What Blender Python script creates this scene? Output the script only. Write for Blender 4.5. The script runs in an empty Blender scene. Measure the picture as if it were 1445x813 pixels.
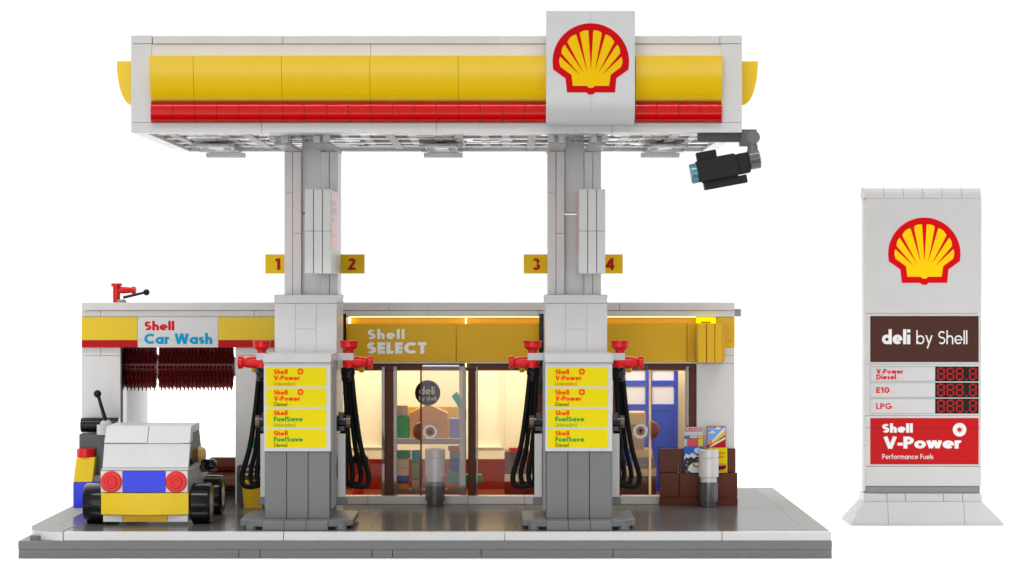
import bpy, math, random
from mathutils import Vector, Matrix
random.seed(7)
PI = math.pi
sc = bpy.context.scene
COL = sc.collection
F = 85.0 / 36.0 * 1445.0          # focal length in photo pixels; one unit below = one stud of the model
CAMY, CAMZ = -110.0, 12.31

def X(px, y): return (px - 722.5) * (y - CAMY) / F
def Z(py, y): return CAMZ - (py - 406.5) * (y - CAMY) / F
def lin(c):
    c /= 255.0
    return c / 12.92 if c <= 0.04045 else ((c + 0.055) / 1.055) ** 2.4

# ------------------------------------------------------------------ materials
MATS = {}
def plastic(name, rgb, rough=0.28, spec=0.5, var=0.05, bump=0.0, coat=0.0, scale=0.9):
    if name in MATS: return MATS[name]
    m = bpy.data.materials.new(name); m.use_nodes = True
    nt = m.node_tree; b = nt.nodes['Principled BSDF']
    tc = nt.nodes.new('ShaderNodeTexCoord')
    n = nt.nodes.new('ShaderNodeTexNoise'); n.inputs['Scale'].default_value = scale; n.inputs['Detail'].default_value = 4
    nt.links.new(tc.outputs['Object'], n.inputs['Vector'])
    mx = nt.nodes.new('ShaderNodeMix'); mx.data_type = 'RGBA'
    lo = [max(0, c * (1 - var)) for c in rgb]; hi = [min(1, c * (1 + var)) for c in rgb]
    mx.inputs[6].default_value = (*lo, 1); mx.inputs[7].default_value = (*hi, 1)
    nt.links.new(n.outputs['Fac'], mx.inputs[0]); nt.links.new(mx.outputs[2], b.inputs['Base Color'])
    n2 = nt.nodes.new('ShaderNodeTexNoise'); n2.inputs['Scale'].default_value = 3.0; n2.inputs['Detail'].default_value = 6
    nt.links.new(tc.outputs['Object'], n2.inputs['Vector'])
    mr = nt.nodes.new('ShaderNodeMapRange'); mr.inputs['To Min'].default_value = rough * 0.8; mr.inputs['To Max'].default_value = rough * 1.25
    nt.links.new(n2.outputs['Fac'], mr.inputs['Value']); nt.links.new(mr.outputs['Result'], b.inputs['Roughness'])
    b.inputs['Specular IOR Level'].default_value = spec
    b.inputs['Coat Weight'].default_value = coat
    MATS[name] = m
    return m
def glass(name, tint, clear=0.8, grey=(0.5, 0.5, 0.5), gloss=0.12):
    m = bpy.data.materials.new(name); m.use_nodes = True
    nt = m.node_tree; nt.nodes.remove(nt.nodes['Principled BSDF']); out = nt.nodes['Material Output']
    t = nt.nodes.new('ShaderNodeBsdfTransparent'); t.inputs[0].default_value = (*tint, 1)
    d = nt.nodes.new('ShaderNodeBsdfDiffuse'); d.inputs[0].default_value = (*grey, 1)
    g = nt.nodes.new('ShaderNodeBsdfGlossy'); g.inputs['Roughness'].default_value = 0.05; g.inputs[0].default_value = (0.8, 0.8, 0.8, 1)
    m1 = nt.nodes.new('ShaderNodeMixShader'); m1.inputs[0].default_value = clear
    m2 = nt.nodes.new('ShaderNodeMixShader'); m2.inputs[0].default_value = gloss
    nt.links.new(d.outputs[0], m1.inputs[1]); nt.links.new(t.outputs[0], m1.inputs[2])
    nt.links.new(m1.outputs[0], m2.inputs[1]); nt.links.new(g.outputs[0], m2.inputs[2])
    nt.links.new(m2.outputs[0], out.inputs[0])
    MATS[name] = m
    return m
def emit(name, rgb, s):
    m = bpy.data.materials.new(name); m.use_nodes = True
    nt = m.node_tree; nt.nodes.remove(nt.nodes['Principled BSDF'])
    e = nt.nodes.new('ShaderNodeEmission'); e.inputs[0].default_value = (*rgb, 1); e.inputs[1].default_value = s
    nt.links.new(e.outputs[0], nt.nodes['Material Output'].inputs[0]); MATS[name] = m
    return m

WHITE = plastic('white_plastic', (0.475, 0.472, 0.472), 0.35, 0.3)
CARW = plastic('car_white_plastic', (0.465, 0.465, 0.465), 0.25, 0.25)
CANW = plastic('canopy_white_plastic', (0.60, 0.597, 0.595), 0.35, 0.3)
TXS = plastic('sign_white_lettering', (0.86, 0.86, 0.84), 0.4, 0.1, 0.01)
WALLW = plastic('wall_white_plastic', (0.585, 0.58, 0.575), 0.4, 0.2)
OFFW = plastic('shaded_white_plastic', (0.55, 0.54, 0.53), 0.35, 0.35)  # even off-white, slightly darker than the wall white
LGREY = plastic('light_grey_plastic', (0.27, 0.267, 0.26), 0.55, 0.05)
MGREY = plastic('mid_grey_plastic', (0.135, 0.139, 0.143), 0.35, 0.25)
SLABG = plastic('slab_grey_plastic', (0.137, 0.139, 0.142), 0.45, 0.2)
DGREY = plastic('dark_grey_plastic', (0.06, 0.063, 0.066), 0.35, 0.4)
COLG = plastic('column_grey_plastic', (0.68, 0.675, 0.67), 0.35, 0.3)
BLACK = plastic('black_plastic', (0.004, 0.004, 0.005), 0.14, 0.22)
BLACKM = plastic('matt_black_plastic', (0.020, 0.020, 0.021), 0.5, 0.12)
HOSE = plastic('black_hose_rubber', (0.004, 0.004, 0.004), 0.5, 0.1)
YEL = plastic('yellow_plastic', (0.66, 0.45, 0.006), 0.25, 0.2, 0.02)
YELF = plastic('yellow_panel_plastic', (0.78, 0.51, 0.003), 0.2, 0.32, 0.02)
YELS = plastic('yellow_sign_plastic', (0.66, 0.38, 0.010), 0.35, 0.15, 0.02)
GOLD = plastic('deep_yellow_plastic', (0.60, 0.35, 0.008), 0.3, 0.2, 0.03)
YELD = plastic('yellow_decal', (lin(208), lin(192), lin(14)), 0.4, 0.06, 0.01)
RED = plastic('red_plastic', (0.54, 0.001, 0.001), 0.08, 0.22, 0.02)
REDT = plastic('red_tap_plastic', (0.58, 0.006, 0.008), 0.22, 0.25, 0.02)
REDD = plastic('red_decal', (lin(172), lin(24), lin(28)), 0.4, 0.06, 0.01)
EMR = plastic('emblem_red', (lin(198), lin(4), lin(16)), 0.45, 0.06, 0.01)
EMY = plastic('emblem_yellow', (lin(236), lin(190), lin(6)), 0.45, 0.06, 0.01)
TXW = plastic('white_lettering', (0.66, 0.66, 0.66), 0.4, 0.06, 0.01)
TXR = plastic('red_lettering', (lin(200), lin(20), lin(30)), 0.4, 0.06, 0.01)
TXO = plastic('orange_red_lettering', (lin(222), lin(50), lin(14)), 0.4, 0.06, 0.01)
TXG = plastic('green_lettering', (lin(8), lin(145), lin(60)), 0.4, 0.06, 0.01)
TXB = plastic('blue_lettering', (lin(14), lin(146), lin(190)), 0.4, 0.06, 0.01)
TXD = plastic('dark_lettering', (lin(72), lin(64), lin(14)), 0.4, 0.06, 0.01)
TXU = plastic('ochre_lettering', (lin(196), lin(120), lin(20)), 0.4, 0.06, 0.01)
TXL = plastic('olive_lettering', (lin(120), lin(160), lin(40)), 0.4, 0.06, 0.01)
TXP = plastic('pale_red_lettering', (lin(225), lin(160), lin(160)), 0.4, 0.2, 0.01)
TXGY = plastic('grey_lettering', (0.25, 0.25, 0.25), 0.4, 0.2, 0.01)
DELI = plastic('brown_decal', (lin(70), lin(42), lin(36)), 0.4, 0.06, 0.02)
BLUE = plastic('blue_plastic', (lin(38), lin(54), lin(206)), 0.2, 0.2, 0.02)
DOORB = plastic('door_blue_plastic', (lin(30), lin(60), lin(182)), 0.3, 0.15, 0.02)
BROWN = plastic('brown_plastic', (0.10, 0.025, 0.013), 0.28, 0.12)
RBROWN = plastic('reddish_brown_plastic', (0.16, 0.038, 0.014), 0.3, 0.4)
WBROWN = plastic('wainscot_brown_plastic', (0.17, 0.012, 0.001), 0.4, 0.0)
TAN = plastic('tan_plastic', (0.62, 0.44, 0.22), 0.35, 0.35)
CREAM = plastic('cream_plastic', (0.72, 0.66, 0.50), 0.5, 0.2)
GREEN = plastic('green_plastic', (0.006, 0.26, 0.05), 0.3, 0.15)
TEAL = plastic('teal_plastic', (0.03, 0.30, 0.34), 0.3, 0.15)
OLIVE = plastic('olive_plastic', (0.16, 0.18, 0.05), 0.3, 0.4)
ORANGE = plastic('orange_plastic', (0.72, 0.20, 0.008), 0.3, 0.15)
NAVY = plastic('navy_plastic', (0.012, 0.02, 0.30), 0.3, 0.15)
LAV = plastic('lavender_plastic', (0.24, 0.22, 0.72), 0.3, 0.15)
PINK = plastic('pale_pink_plastic', (0.70, 0.45, 0.35), 0.3, 0.4)
SKYB = plastic('print_sky_blue', (lin(105), lin(155), lin(215)), 0.4, 0.25, 0.02)
PBLUE = plastic('print_blue', (lin(12), lin(88), lin(185)), 0.4, 0.25, 0.02)
BRISTLE = None
PANE = glass('window_glass', (0.97, 0.96, 0.94), 0.995, (0.4, 0.4, 0.4), 0.005)
DOORG = glass('sliding_door_glass', (0.93, 0.92, 0.92), 0.965, (0.34, 0.29, 0.27), 0.012)
EDGEG = glass('glass_edge', (0.7, 0.66, 0.66), 0.38, (0.13, 0.10, 0.095), 0.05)
CLEAR = glass('clear_plastic', (0.92, 0.92, 0.92), 0.45, (0.50, 0.50, 0.49), 0.14)
AMBER = glass('amber_clear_plastic', (0.72, 0.55, 0.42), 0.55, (0.16, 0.07, 0.04), 0.10)
LENS = plastic('lens_teal', (0.06, 0.22, 0.26), 0.1, 0.8, 0.3)
def bristle_mat():
    m = glass('bristle_dark_red', (0.45, 0.16, 0.16), 0.40, (0.20, 0.018, 0.020), 0.04)
    return m
BRISTLE = bristle_mat()
LEDW = emit('warm_led', (1.0, 0.66, 0.22), 9.0)
LEDY = emit('lit_yellow_block', (1.0, 0.80, 0.0), 1.6)
LEDP = emit('ceiling_panel_warm', (1.0, 0.90, 0.72), 2.2)
SEGR = emit('display_red', (lin(214), lin(44), lin(46)), 0.9)

def floor_mat():
    m = bpy.data.materials.new('forecourt_gloss'); m.use_nodes = True
    nt = m.node_tree; nt.nodes.remove(nt.nodes['Principled BSDF']); out = nt.nodes['Material Output']
    d = nt.nodes.new('ShaderNodeBsdfDiffuse'); d.inputs[0].default_value = (0.07, 0.068, 0.066, 1)
    g = nt.nodes.new('ShaderNodeBsdfGlossy'); g.inputs[0].default_value = (1, 1, 1, 1)
    tc = nt.nodes.new('ShaderNodeTexCoord'); n = nt.nodes.new('ShaderNodeTexNoise'); n.inputs['Scale'].default_value = 1.2; n.inputs['Detail'].default_value = 5
    nt.links.new(tc.outputs['Object'], n.inputs['Vector'])
    mr = nt.nodes.new('ShaderNodeMapRange'); mr.inputs['To Min'].default_value = 0.13; mr.inputs['To Max'].default_value = 0.20
    nt.links.new(n.outputs['Fac'], mr.inputs['Value']); nt.links.new(mr.outputs['Result'], g.inputs['Roughness'])
    mx = nt.nodes.new('ShaderNodeMixShader'); mx.inputs[0].default_value = 0.34
    nt.links.new(d.outputs[0], mx.inputs[1]); nt.links.new(g.outputs[0], mx.inputs[2]); nt.links.new(mx.outputs[0], out.inputs[0])
    return m
FLOOR = floor_mat()

# ------------------------------------------------------------------ builders
def wloc(o):
    v = Vector((0, 0, 0))
    while o is not None:
        v += o.location; o = o.parent
    return v

class MB:
    def __init__(s): s.v = []; s.f = []
    def add(s, vs, fs):
        n = len(s.v); s.v += [tuple(p) for p in vs]; s.f += [[n + i for i in f] for f in fs]; return s
    def box(s, x0, x1, y0, y1, z0, z1):
        if x0 > x1: x0, x1 = x1, x0
        if z0 > z1: z0, z1 = z1, z0
        if y0 > y1: y0, y1 = y1, y0
        return s.add([(x0, y0, z0), (x1, y0, z0), (x1, y1, z0), (x0, y1, z0), (x0, y0, z1), (x1, y0, z1), (x1, y1, z1), (x0, y1, z1)],
              [(0, 3, 2, 1), (4, 5, 6, 7), (0, 1, 5, 4), (1, 2, 6, 5), (2, 3, 7, 6), (3, 0, 4, 7)])
    def pbox(s, px0, py0, px1, py1, y0, y1):       # front face given by its outline in the photo at depth y0
        return s.box(X(px0, y0), X(px1, y0), y0, y1, Z(py1, y0), Z(py0, y0))
    def prism_x(s, prof, x0, x1):                  # (y,z) outline extruded along x
        n = len(prof)
        vs = [(x0, a, b) for a, b in prof] + [(x1, a, b) for a, b in prof]
        return s.add(vs, [tuple(range(n - 1, -1, -1)), tuple(range(n, 2 * n))] + [(i, (i + 1) % n, n + (i + 1) % n, n + i) for i in range(n)])
    def prism_y(s, prof, y0, y1):                  # (x,z) outline
        n = len(prof)
        vs = [(a, y0, b) for a, b in prof] + [(a, y1, b) for a, b in prof]
        return s.add(vs, [tuple(range(n)), tuple(range(2 * n - 1, n - 1, -1))] + [(i, n + i, n + (i + 1) % n, (i + 1) % n) for i in range(n)])
    def prism_z(s, prof, z0, z1):
        n = len(prof)
        vs = [(a, b, z0) for a, b in prof] + [(a, b, z1) for a, b in prof]
        return s.add(vs, [tuple(range(n - 1, -1, -1)), tuple(range(n, 2 * n))] + [(i, (i + 1) % n, n + (i + 1) % n, n + i) for i in range(n)])
    def hull8(s, lo, hi):                          # bottom quad, top quad
        return s.add(list(lo) + list(hi), [(0, 3, 2, 1), (4, 5, 6, 7), (0, 1, 5, 4), (1, 2, 6, 5), (2, 3, 7, 6), (3, 0, 4, 7)])
    def lathe(s, prof, c, d=(0, 0, 1), seg=28):    # prof: (radius, distance along d)
        d = Vector(d).normalized(); q = d.to_track_quat('Z', 'Y'); c = Vector(c); vs = []; fs = []
        for r, h in prof:
            for k in range(seg):
                a = 2 * PI * k / seg
                vs.append(c + q @ Vector((r * math.cos(a), r * math.sin(a), h)))
        m = len(prof)
        for i in range(m - 1):
            for k in range(seg):
                k2 = (k + 1) % seg
                fs.append((i * seg + k, i * seg + k2, (i + 1) * seg + k2, (i + 1) * seg + k))
        if prof[0][0] > 1e-6: fs.append(tuple(range(seg - 1, -1, -1)))
        if prof[-1][0] > 1e-6: fs.append(tuple((m - 1) * seg + k for k in range(seg)))
        return s.add(vs, fs)
    def cyl(s, c, r, h, d=(0, 0, 1), seg=28, r2=None): return s.lathe([(r, 0), (r if r2 is None else r2, h)], c, d, seg)
    def rod(s, a, b, r, seg=14, r2=None):
        a = Vector(a); b = Vector(b); return s.cyl(a, r, (b - a).length, b - a, seg, r2)
    def ball(s, c, r, seg=20):
        n = 12; return s.lathe([(r * math.sin(PI * i / n) + 1e-7, -r * math.cos(PI * i / n)) for i in range(n + 1)], c, (0, 0, 1), seg)
    def tube(s, pts, r, seg=10, sub=8):
        P = [Vector(p) for p in pts]; Q = []
        for i in range(len(P) - 1):
            p0 = P[max(i - 1, 0)]; p1 = P[i]; p2 = P[i + 1]; p3 = P[min(i + 2, len(P) - 1)]
            for k in range(sub):
                t = k / sub
                Q.append(0.5 * ((2 * p1) + (p2 - p0) * t + (2 * p0 - 5 * p1 + 4 * p2 - p3) * t * t + (3 * p1 - p0 - 3 * p2 + p3) * t ** 3))
        Q.append(P[-1]); vs = []; fs = []; ref = None
        for i, q in enumerate(Q):
            d = (Q[min(i + 1, len(Q) - 1)] - Q[max(i - 1, 0)]).normalized()
            if ref is None: ref = d.orthogonal().normalized()
            ref = (ref - d * ref.dot(d)).normalized(); b = d.cross(ref)
            for k in range(seg):
                a = 2 * PI * k / seg; vs.append(q + (ref * math.cos(a) + b * math.sin(a)) * r)
        for i in range(len(Q) - 1):
            for k in range(seg):
                k2 = (k + 1) % seg; fs.append((i * seg + k, i * seg + k2, (i + 1) * seg + k2, (i + 1) * seg + k))
        fs += [tuple(range(seg - 1, -1, -1)), tuple((len(Q) - 1) * seg + k for k in range(seg))]
        return s.add(vs, fs)
    def build(s, name, mat, parent=None, bevel=0.03, smooth=False):
        off = wloc(parent)
        me = bpy.data.meshes.new(name)
        me.from_pydata([Vector(v) - off for v in s.v], [], s.f); me.validate(); me.update()
        me.materials.append(mat)
        o = bpy.data.objects.new(name, me); COL.objects.link(o)
        if parent is not None: o.parent = parent
        if smooth:
            for p in me.polygons: p.use_smooth = True
            me.set_sharp_from_angle(angle=math.radians(38))
        elif bevel:
            b = o.modifiers.new('edge', 'BEVEL'); b.width = bevel; b.segments = 2; b.limit_method = 'ANGLE'; b.angle_limit = math.radians(40)
        return o

def thing(name, label, cat, loc=(0, 0, 0), group=None):
    o = bpy.data.objects.new(name, None); COL.objects.link(o); o.location = loc; o.empty_display_size = 0.2
    o['label'] = label; o['category'] = cat
    if group: o['group'] = group
    return o
def tag(o, label, cat, group=None):
    o['label'] = label; o['category'] = cat
    if group: o['group'] = group
    return o
def dup(o, delta=(0, 0, 0), parent=None):
    c = o.copy(); COL.objects.link(c)
    if parent is None: c.location = o.location + Vector(delta)
    else: c.parent = parent
    for ch in list(o.children): dup(ch, parent=c)
    return c

# ------------------------------------------------------------------ lettering: geometric strokes
def arcp(cx, cy, rx, ry, a0, a1):
    n = max(4, int(abs(a1 - a0) / 11))
    return [(cx + rx * math.cos(math.radians(a0 + (a1 - a0) * i / n)), cy + ry * math.sin(math.radians(a0 + (a1 - a0) * i / n))) for i in range(n + 1)]
def strip(pl, w, closed=False):
    h = w / 2; L = []; n = len(pl)
    for i in range(n):
        if closed: a, b = pl[i - 1], pl[(i + 1) % n]
        else: a, b = pl[max(i - 1, 0)], pl[min(i + 1, n - 1)]
        dx, dy = b[0] - a[0], b[1] - a[1]; l = math.hypot(dx, dy) or 1
        L.append((-dy / l * h, dx / l * h))
    quads = []
    for i in range(n if closed else n - 1):
        j = (i + 1) % n
        quads.append([(pl[i][0] - L[i][0], pl[i][1] - L[i][1]), (pl[j][0] - L[j][0], pl[j][1] - L[j][1]), (pl[j][0] + L[j][0], pl[j][1] + L[j][1]), (pl[i][0] + L[i][0], pl[i][1] + L[i][1])])
    return quads
def glyph(c, w):
    h = w / 2; x = 0.68; G = []; A = 1.06
    def ln(*p): G.append(strip(list(p), w))
    def st(pl): G.append(strip(pl, w))
    def ring(cx, cy, rx, ry): G.append(strip(arcp(cx, cy, rx, ry, 0, 360)[:-1], w, True))
    def ess(W, H):
        ry = (H - w) / 4; rx = W / 2 - h
        st(arcp(W / 2, H - h - ry, rx, ry, 35, 270)); st(arcp(W / 2, h + ry, rx, ry, 90, -145))
    R = x / 2 - h; hw = 0.58; r = (hw - w) / 2
    if c == ' ': return G, 0.30
    if c in 'oabdpeq':
        if c == 'e':
            st(arcp(x / 2, x / 2, R, R, 0, 318)); G.append(strip([(w * .6, x / 2 - .01), (x - .004, x / 2 - .01)], w * .62)); return G, x
        ring(x / 2, x / 2, R, R)
        if c == 'a': ln((x - h, 0), (x - h, x))
        if c == 'd': ln((x - h, 0), (x - h, A))
        if c == 'b': ln((h, 0), (h, A))
        if c == 'p': ln((h, -.32), (h, x))
        return G, x
    if c == 'c': st(arcp(x / 2, x / 2, R, R, 48, 312)); return G, x * .84
    if c == 'l': ln((h, 0), (h, A)); return G, w
    if c == 'i': ln((h, 0), (h, x)); st([(h, x + .14), (h, x + .14 + w)]); return G, w
    if c in 'hn':
        ln((h, 0), (h, A if c == 'h' else x)); st(arcp(h + r, x - h - r, r, r, 180, 0)); ln((hw - h, 0), (hw - h, x - h - r)); return G, hw
    if c == 'm':
        q = r * .92; ln((h, 0), (h, x))
        for k in (0, 1):
            cx = h + q + 2 * q * k
            st(arcp(cx, x - h - q, q, q, 180, 0)); ln((cx + q, 0), (cx + q, x - h - q))
        return G, w + 4 * q
    if c == 'u': ln((h, x), (h, h + r)); st(arcp(h + r, h + r, r, r, 180, 360)); ln((hw - h, h + r), (hw - h, x)); return G, hw
    if c == 'r': ln((h, 0), (h, x)); st(arcp(h + r * .9, x - h - r * .9, r * .9, r * .9, 180, 55)); return G, hw * .68
    if c == 's': ess(.46, x); return G, .46
    if c == 'f': q = .14; ln((h + .06, 0), (h + .06, A - h - q)); st(arcp(h + .06 + q, A - h - q, q, q, 180, 70)); ln((0, x - h), (w + .2, x - h)); return G, w + .2
    if c == 't': ln((h + .07, 0), (h + .07, .92)); ln((0, x - h), (w + .14, x - h)); return G, w + .14
    if c in 'vw':
        W = .62 if c == 'v' else .92
        xs = [h * .9, W / 2, W - h * .9] if c == 'v' else [h * .9, W * .29, W / 2, W * .71, W - h * .9]
        for i in range(len(xs) - 1):
            a = (xs[i], x if i % 2 == 0 else 0.03); b = (xs[i + 1], 0.03 if i % 2 == 0 else x); ln(a, b)
        return G, W
    if c == 'y': ln((h * .9, x), (.31, .02)); ln((.60 - h * .9, x), (.16, -.32)); return G, .60
    if c == 'S': ess(.60, 1); return G, .60
    if c == 'C': st(arcp(.5, .5, .5 - h, .5 - h, 48, 312)); return G, .84
    if c == 'G': st(arcp(.5, .5, .5 - h, .5 - h, 45, 360)); ln((.52, .5 - h * .6), (1 - .004, .5 - h * .6)); return G, 1.0
    if c in 'EFL':
        W = .52 if c == 'E' else .48; ln((h, 0), (h, 1))
        if c in 'EL': ln((h, h), (W, h))
        if c in 'EF': ln((h, 1 - h), (W, 1 - h)); ln((h, .5), (W - .02, .5))
        return G, W
    if c == 'T': ln((0, 1 - h), (.58, 1 - h)); ln((.29, 0), (.29, 1)); return G, .58
    if c in 'VW':
        W = .80 if c == 'V' else 1.16
        xs = [h, W / 2, W - h] if c == 'V' else [h, W * .29, W / 2, W * .71, W - h]
        for i in range(len(xs) - 1): ln((xs[i], 1 if i % 2 == 0 else 0), (xs[i + 1], 0 if i % 2 == 0 else 1))
        return G, W
    if c in 'PR':
        q = .27 - h / 2; ln((h, 0), (h, 1)); st([(h, 1 - h), (.28, 1 - h)] + arcp(.28, 1 - h - q, q, q, 85, -85) + [(.28, 1 - h - 2 * q), (h, 1 - h - 2 * q)]); return G, .28 + q + h
    if c == 'D': st([(h, 1 - h), (.24, 1 - h)] + arcp(.24, .5, .5 - h, .5 - h, 85, -85) + [(.24, h), (h, h)]); ln((h, 0), (h, 1)); return G, .74
    if c == 'U': q = .31 - h; ln((h, 1), (h, h + q)); st(arcp(h + q, h + q, q, q, 180, 360)); ln((.62 - h, h + q), (.62 - h, 1)); return G, .62
    if c == 'M': ln((h, 0), (h, 1)); ln((h, 1), (.42, .2)); ln((.42, .2), (.84 - h, 1)); ln((.84 - h, 0), (.84 - h, 1)); return G, .84
    if c == 'A': ln((h, 0), (.38, 1)); ln((.76 - h, 0), (.38, 1)); ln((.15, .3), (.61, .3)); return G, .76
    if c == 'I': ln((h, 0), (h, 1)); return G, w
    if c == 'O': ring(.5, .5, .5 - h, .5 - h); return G, 1.0
    if c == 'N': ln((h, 0), (h, 1)); ln((h, 1), (.7 - h, 0)); ln((.7 - h, 0), (.7 - h, 1)); return G, .7
    if c == '0': ring(.31, .5, .31 - h, .5 - h); return G, .62
    if c == '1': ln((.22, 0), (.22, 1)); ln((.0, .80), (.22, 1 - h * .9)); return G, .22 + h
    if c == '2':
        st(arcp(.29, 1 - .28, .28 - h, .28 - h, 165, -40)); ln((.29 + (.28 - h) * .766, .72 - (.28 - h) * .643), (h + .02, h)); ln((0, h), (.58, h)); return G, .58
    if c == '3':
        q = .25; st(arcp(.27, 1 - q, q - h, q - h, 160, -75)); st(arcp(.28, .27, .28 - h, .27 - h + .01, 80, -155)); return G, .56
    if c == '4': ln((.44, 0), (.44, 1)); ln((.0, .30), (.62, .30)); ln((.06, .30), (.44, 1 - h * .3)); return G, .62
    if c == '-': ln((0, .37), (.32, .37)); return G, .32
    if c == '.': st([(h, 0), (h, w)]); return G, w
    return G, .4
def text(name, s, px, py, cap, y, mat, parent, w=0.2, width=None, track=0.09, face=None):
    """s with its left end and baseline at photo point (px, py) on the plane y, capitals cap pixels high"""
    polys = []; cur = 0
    for c in s:
        G, adv = glyph(c, w)
        for k, st in enumerate(G):
            for q in st: polys.append(([(a + cur, b) for a, b in q], k))
        cur += adv + track
    cur -= track
    k = (y - CAMY) / F; sz = cap * k; sx = (width * k / cur) if width else sz
    x0, z0 = X(px, y), Z(py, y); m = MB()
    for i, (q, lay) in enumerate(polys):
        yy = y - 0.010 - 0.0016 * lay - 0.00002 * (i % 40)
        m.add([(x0 + a * sx, yy, z0 + b * sz) for a, b in q], [tuple(range(len(q)))])
    return m.build(name, mat, parent, bevel=0)

def decal(name, pts, y, mat, parent, lift=0.008):      # flat print; pts are photo points on plane y
    m = MB(); P = [(X(a, y), Z(b, y)) for a, b in pts]
    area = sum(P[i][0] * P[(i + 1) % len(P)][1] - P[(i + 1) % len(P)][0] * P[i][1] for i in range(len(P)))
    if area < 0: P = P[::-1]
    m.add([(a, y - lift, b) for a, b in P], [tuple(range(len(P)))])
    return m.build(name, mat, parent, bevel=0)
def rrect(x0, y0, x1, y1, r, n=5):
    out = []
    for cx, cy, a in ((x1 - r, y1 - r, 0), (x0 + r, y1 - r, 90), (x0 + r, y0 + r, 180), (x1 - r, y0 + r, 270)):
        out += [(cx + r * math.cos(math.radians(a + 90 * i / n)), cy + r * math.sin(math.radians(a + 90 * i / n))) for i in range(n + 1)]
    return out
def rect(x0, y0, x1, y1): return [(x0, y0), (x1, y0), (x1, y1), (x0, y1)]
def disc(cx, cy, r, n=32): return [(cx + r * math.cos(2 * PI * i / n), cy + r * math.sin(2 * PI * i / n)) for i in range(n)]

def emblem(cx, cy, width, y, parent):
    """scallop emblem: outline measured about (350,353) at 516 wide"""
    s = width / 516.0
    def T(l): return [(cx + (a - 350) * s, cy + (b - 353) * s) for a, b in l]
    dome = [(350 + 257 * math.cos(math.radians(a)), 371 - 257 * math.sin(math.radians(a))) for a in range(-8, 189, 4)]
    out = dome + [(97, 424), (180, 483), (190, 578), (322, 578)] + [(350 + 28 * math.cos(math.radians(a)), 578 - 15 * math.sin(math.radians(a))) for a in range(190, 351, 20)] + [(378, 578), (513, 578), (522, 483), (603, 424)]
    e = decal('emblem_shield', T(out), y, EMR, parent, 0.010)
    fan = []
    ang = [(-10, 12), (18, 35), (41, 63), (69, 88.0)]
    lobes = ang + [(180 - b, 180 - a) for a, b in ang[::-1]]
    for a0, a1 in lobes:
        mid = (a0 + a1) / 2
        for i in range(7):
            a = a0 + (a1 - a0) * i / 6
            rr = 212 + 6 * math.cos((a - mid) / (a1 - a0) * PI) - 6
            fan.append((350 + rr * 1.0 * math.cos(math.radians(a)), 371 - rr * math.sin(math.radians(a))))
    inner = fan + [(220, 460), (230, 534), (326, 534)] + [(350 + 24 * math.cos(math.radians(a)), 535 - 13 * math.sin(math.radians(a))) for a in range(195, 346, 25)] + [(374, 534), (473, 534), (483, 460)]
    decal('emblem_shell', T(inner), y, EMY, e, 0.016)
    tips = [(15, 422, 464), (38, 399, 450), (66, 376, 438), (90, 351, 434), (114, 326, 438), (142, 303, 450), (165, 280, 464)]
    for k, (a, ax, ay) in enumerate(tips):
        hw = 4.4 if k == 3 else 3.6
        q = [(350 + 222 * math.cos(math.radians(a - hw)), 371 - 222 * math.sin(math.radians(a - hw))), (350 + 222 * math.cos(math.radians(a + hw)), 371 - 222 * math.sin(math.radians(a + hw))), (ax, ay)]
        decal('emblem_ray', T(q), y, EMR, e, 0.022)
    return e

# ================================================================== SETTING
g = MB().add([(-900, -12, 0), (900, -12, 0), (900, 2600, 0), (-900, 2600, 0)], [(0, 1, 2, 3)])
GM = bpy.data.materials.new('white_backdrop_paint'); GM.use_nodes = True
gb = GM.node_tree.nodes['Principled BSDF']; gb.inputs['Base Color'].default_value = (0.97, 0.97, 0.97, 1); gb.inputs['Roughness'].default_value = 1; gb.inputs['Specular IOR Level'].default_value = 0
gr = g.build('ground', GM, bevel=0); gr['kind'] = 'structure'

# ================================================================== BASE SLAB
BX0, BX1, BD = -22.47, 14.56, 24.8
FZ = 1.2
base = thing('baseplate', 'wide grey slab with white front edge and glossy dark forecourt carrying the whole station', 'base', (-4, 12, 0))
m = MB()
def row(m, y0, y1, z0, z1, xs, gap=0.012):
    for a, b in zip(xs[:-1], xs[1:]): m.box(a + gap, b - gap, y0, y1, z0, z1)
row(m, 0, BD, 0, 0.392, [BX0, X(337, 0), X(367, 0), X(525, 0), X(554, 0), X(679, 0), X(865, 0), BX1])
m.build('lower_course', SLABG, base, 0.02)
m = MB(); m.box(BX0, BX1, 0, BD, 0.40, 0.80); m.build('upper_course', SLABG, base, 0.02)
m = MB(); m.box(BX0 + 1.25, BX1 - 1.1, 0.5, BD - 1.05, 0.80, FZ)
m.build('forecourt_floor', FLOOR, base, 0.0)
for a, b in ((89, 400), (400, 712), (712, 1019), (1019, 1173.5)):
    m = MB(); m.box(X(a, 0) + .012, X(b, 0) - .012, 0.02, 0.49, 0.81, FZ); m.build('edge_tile', CARW, base, 0.025)
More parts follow.
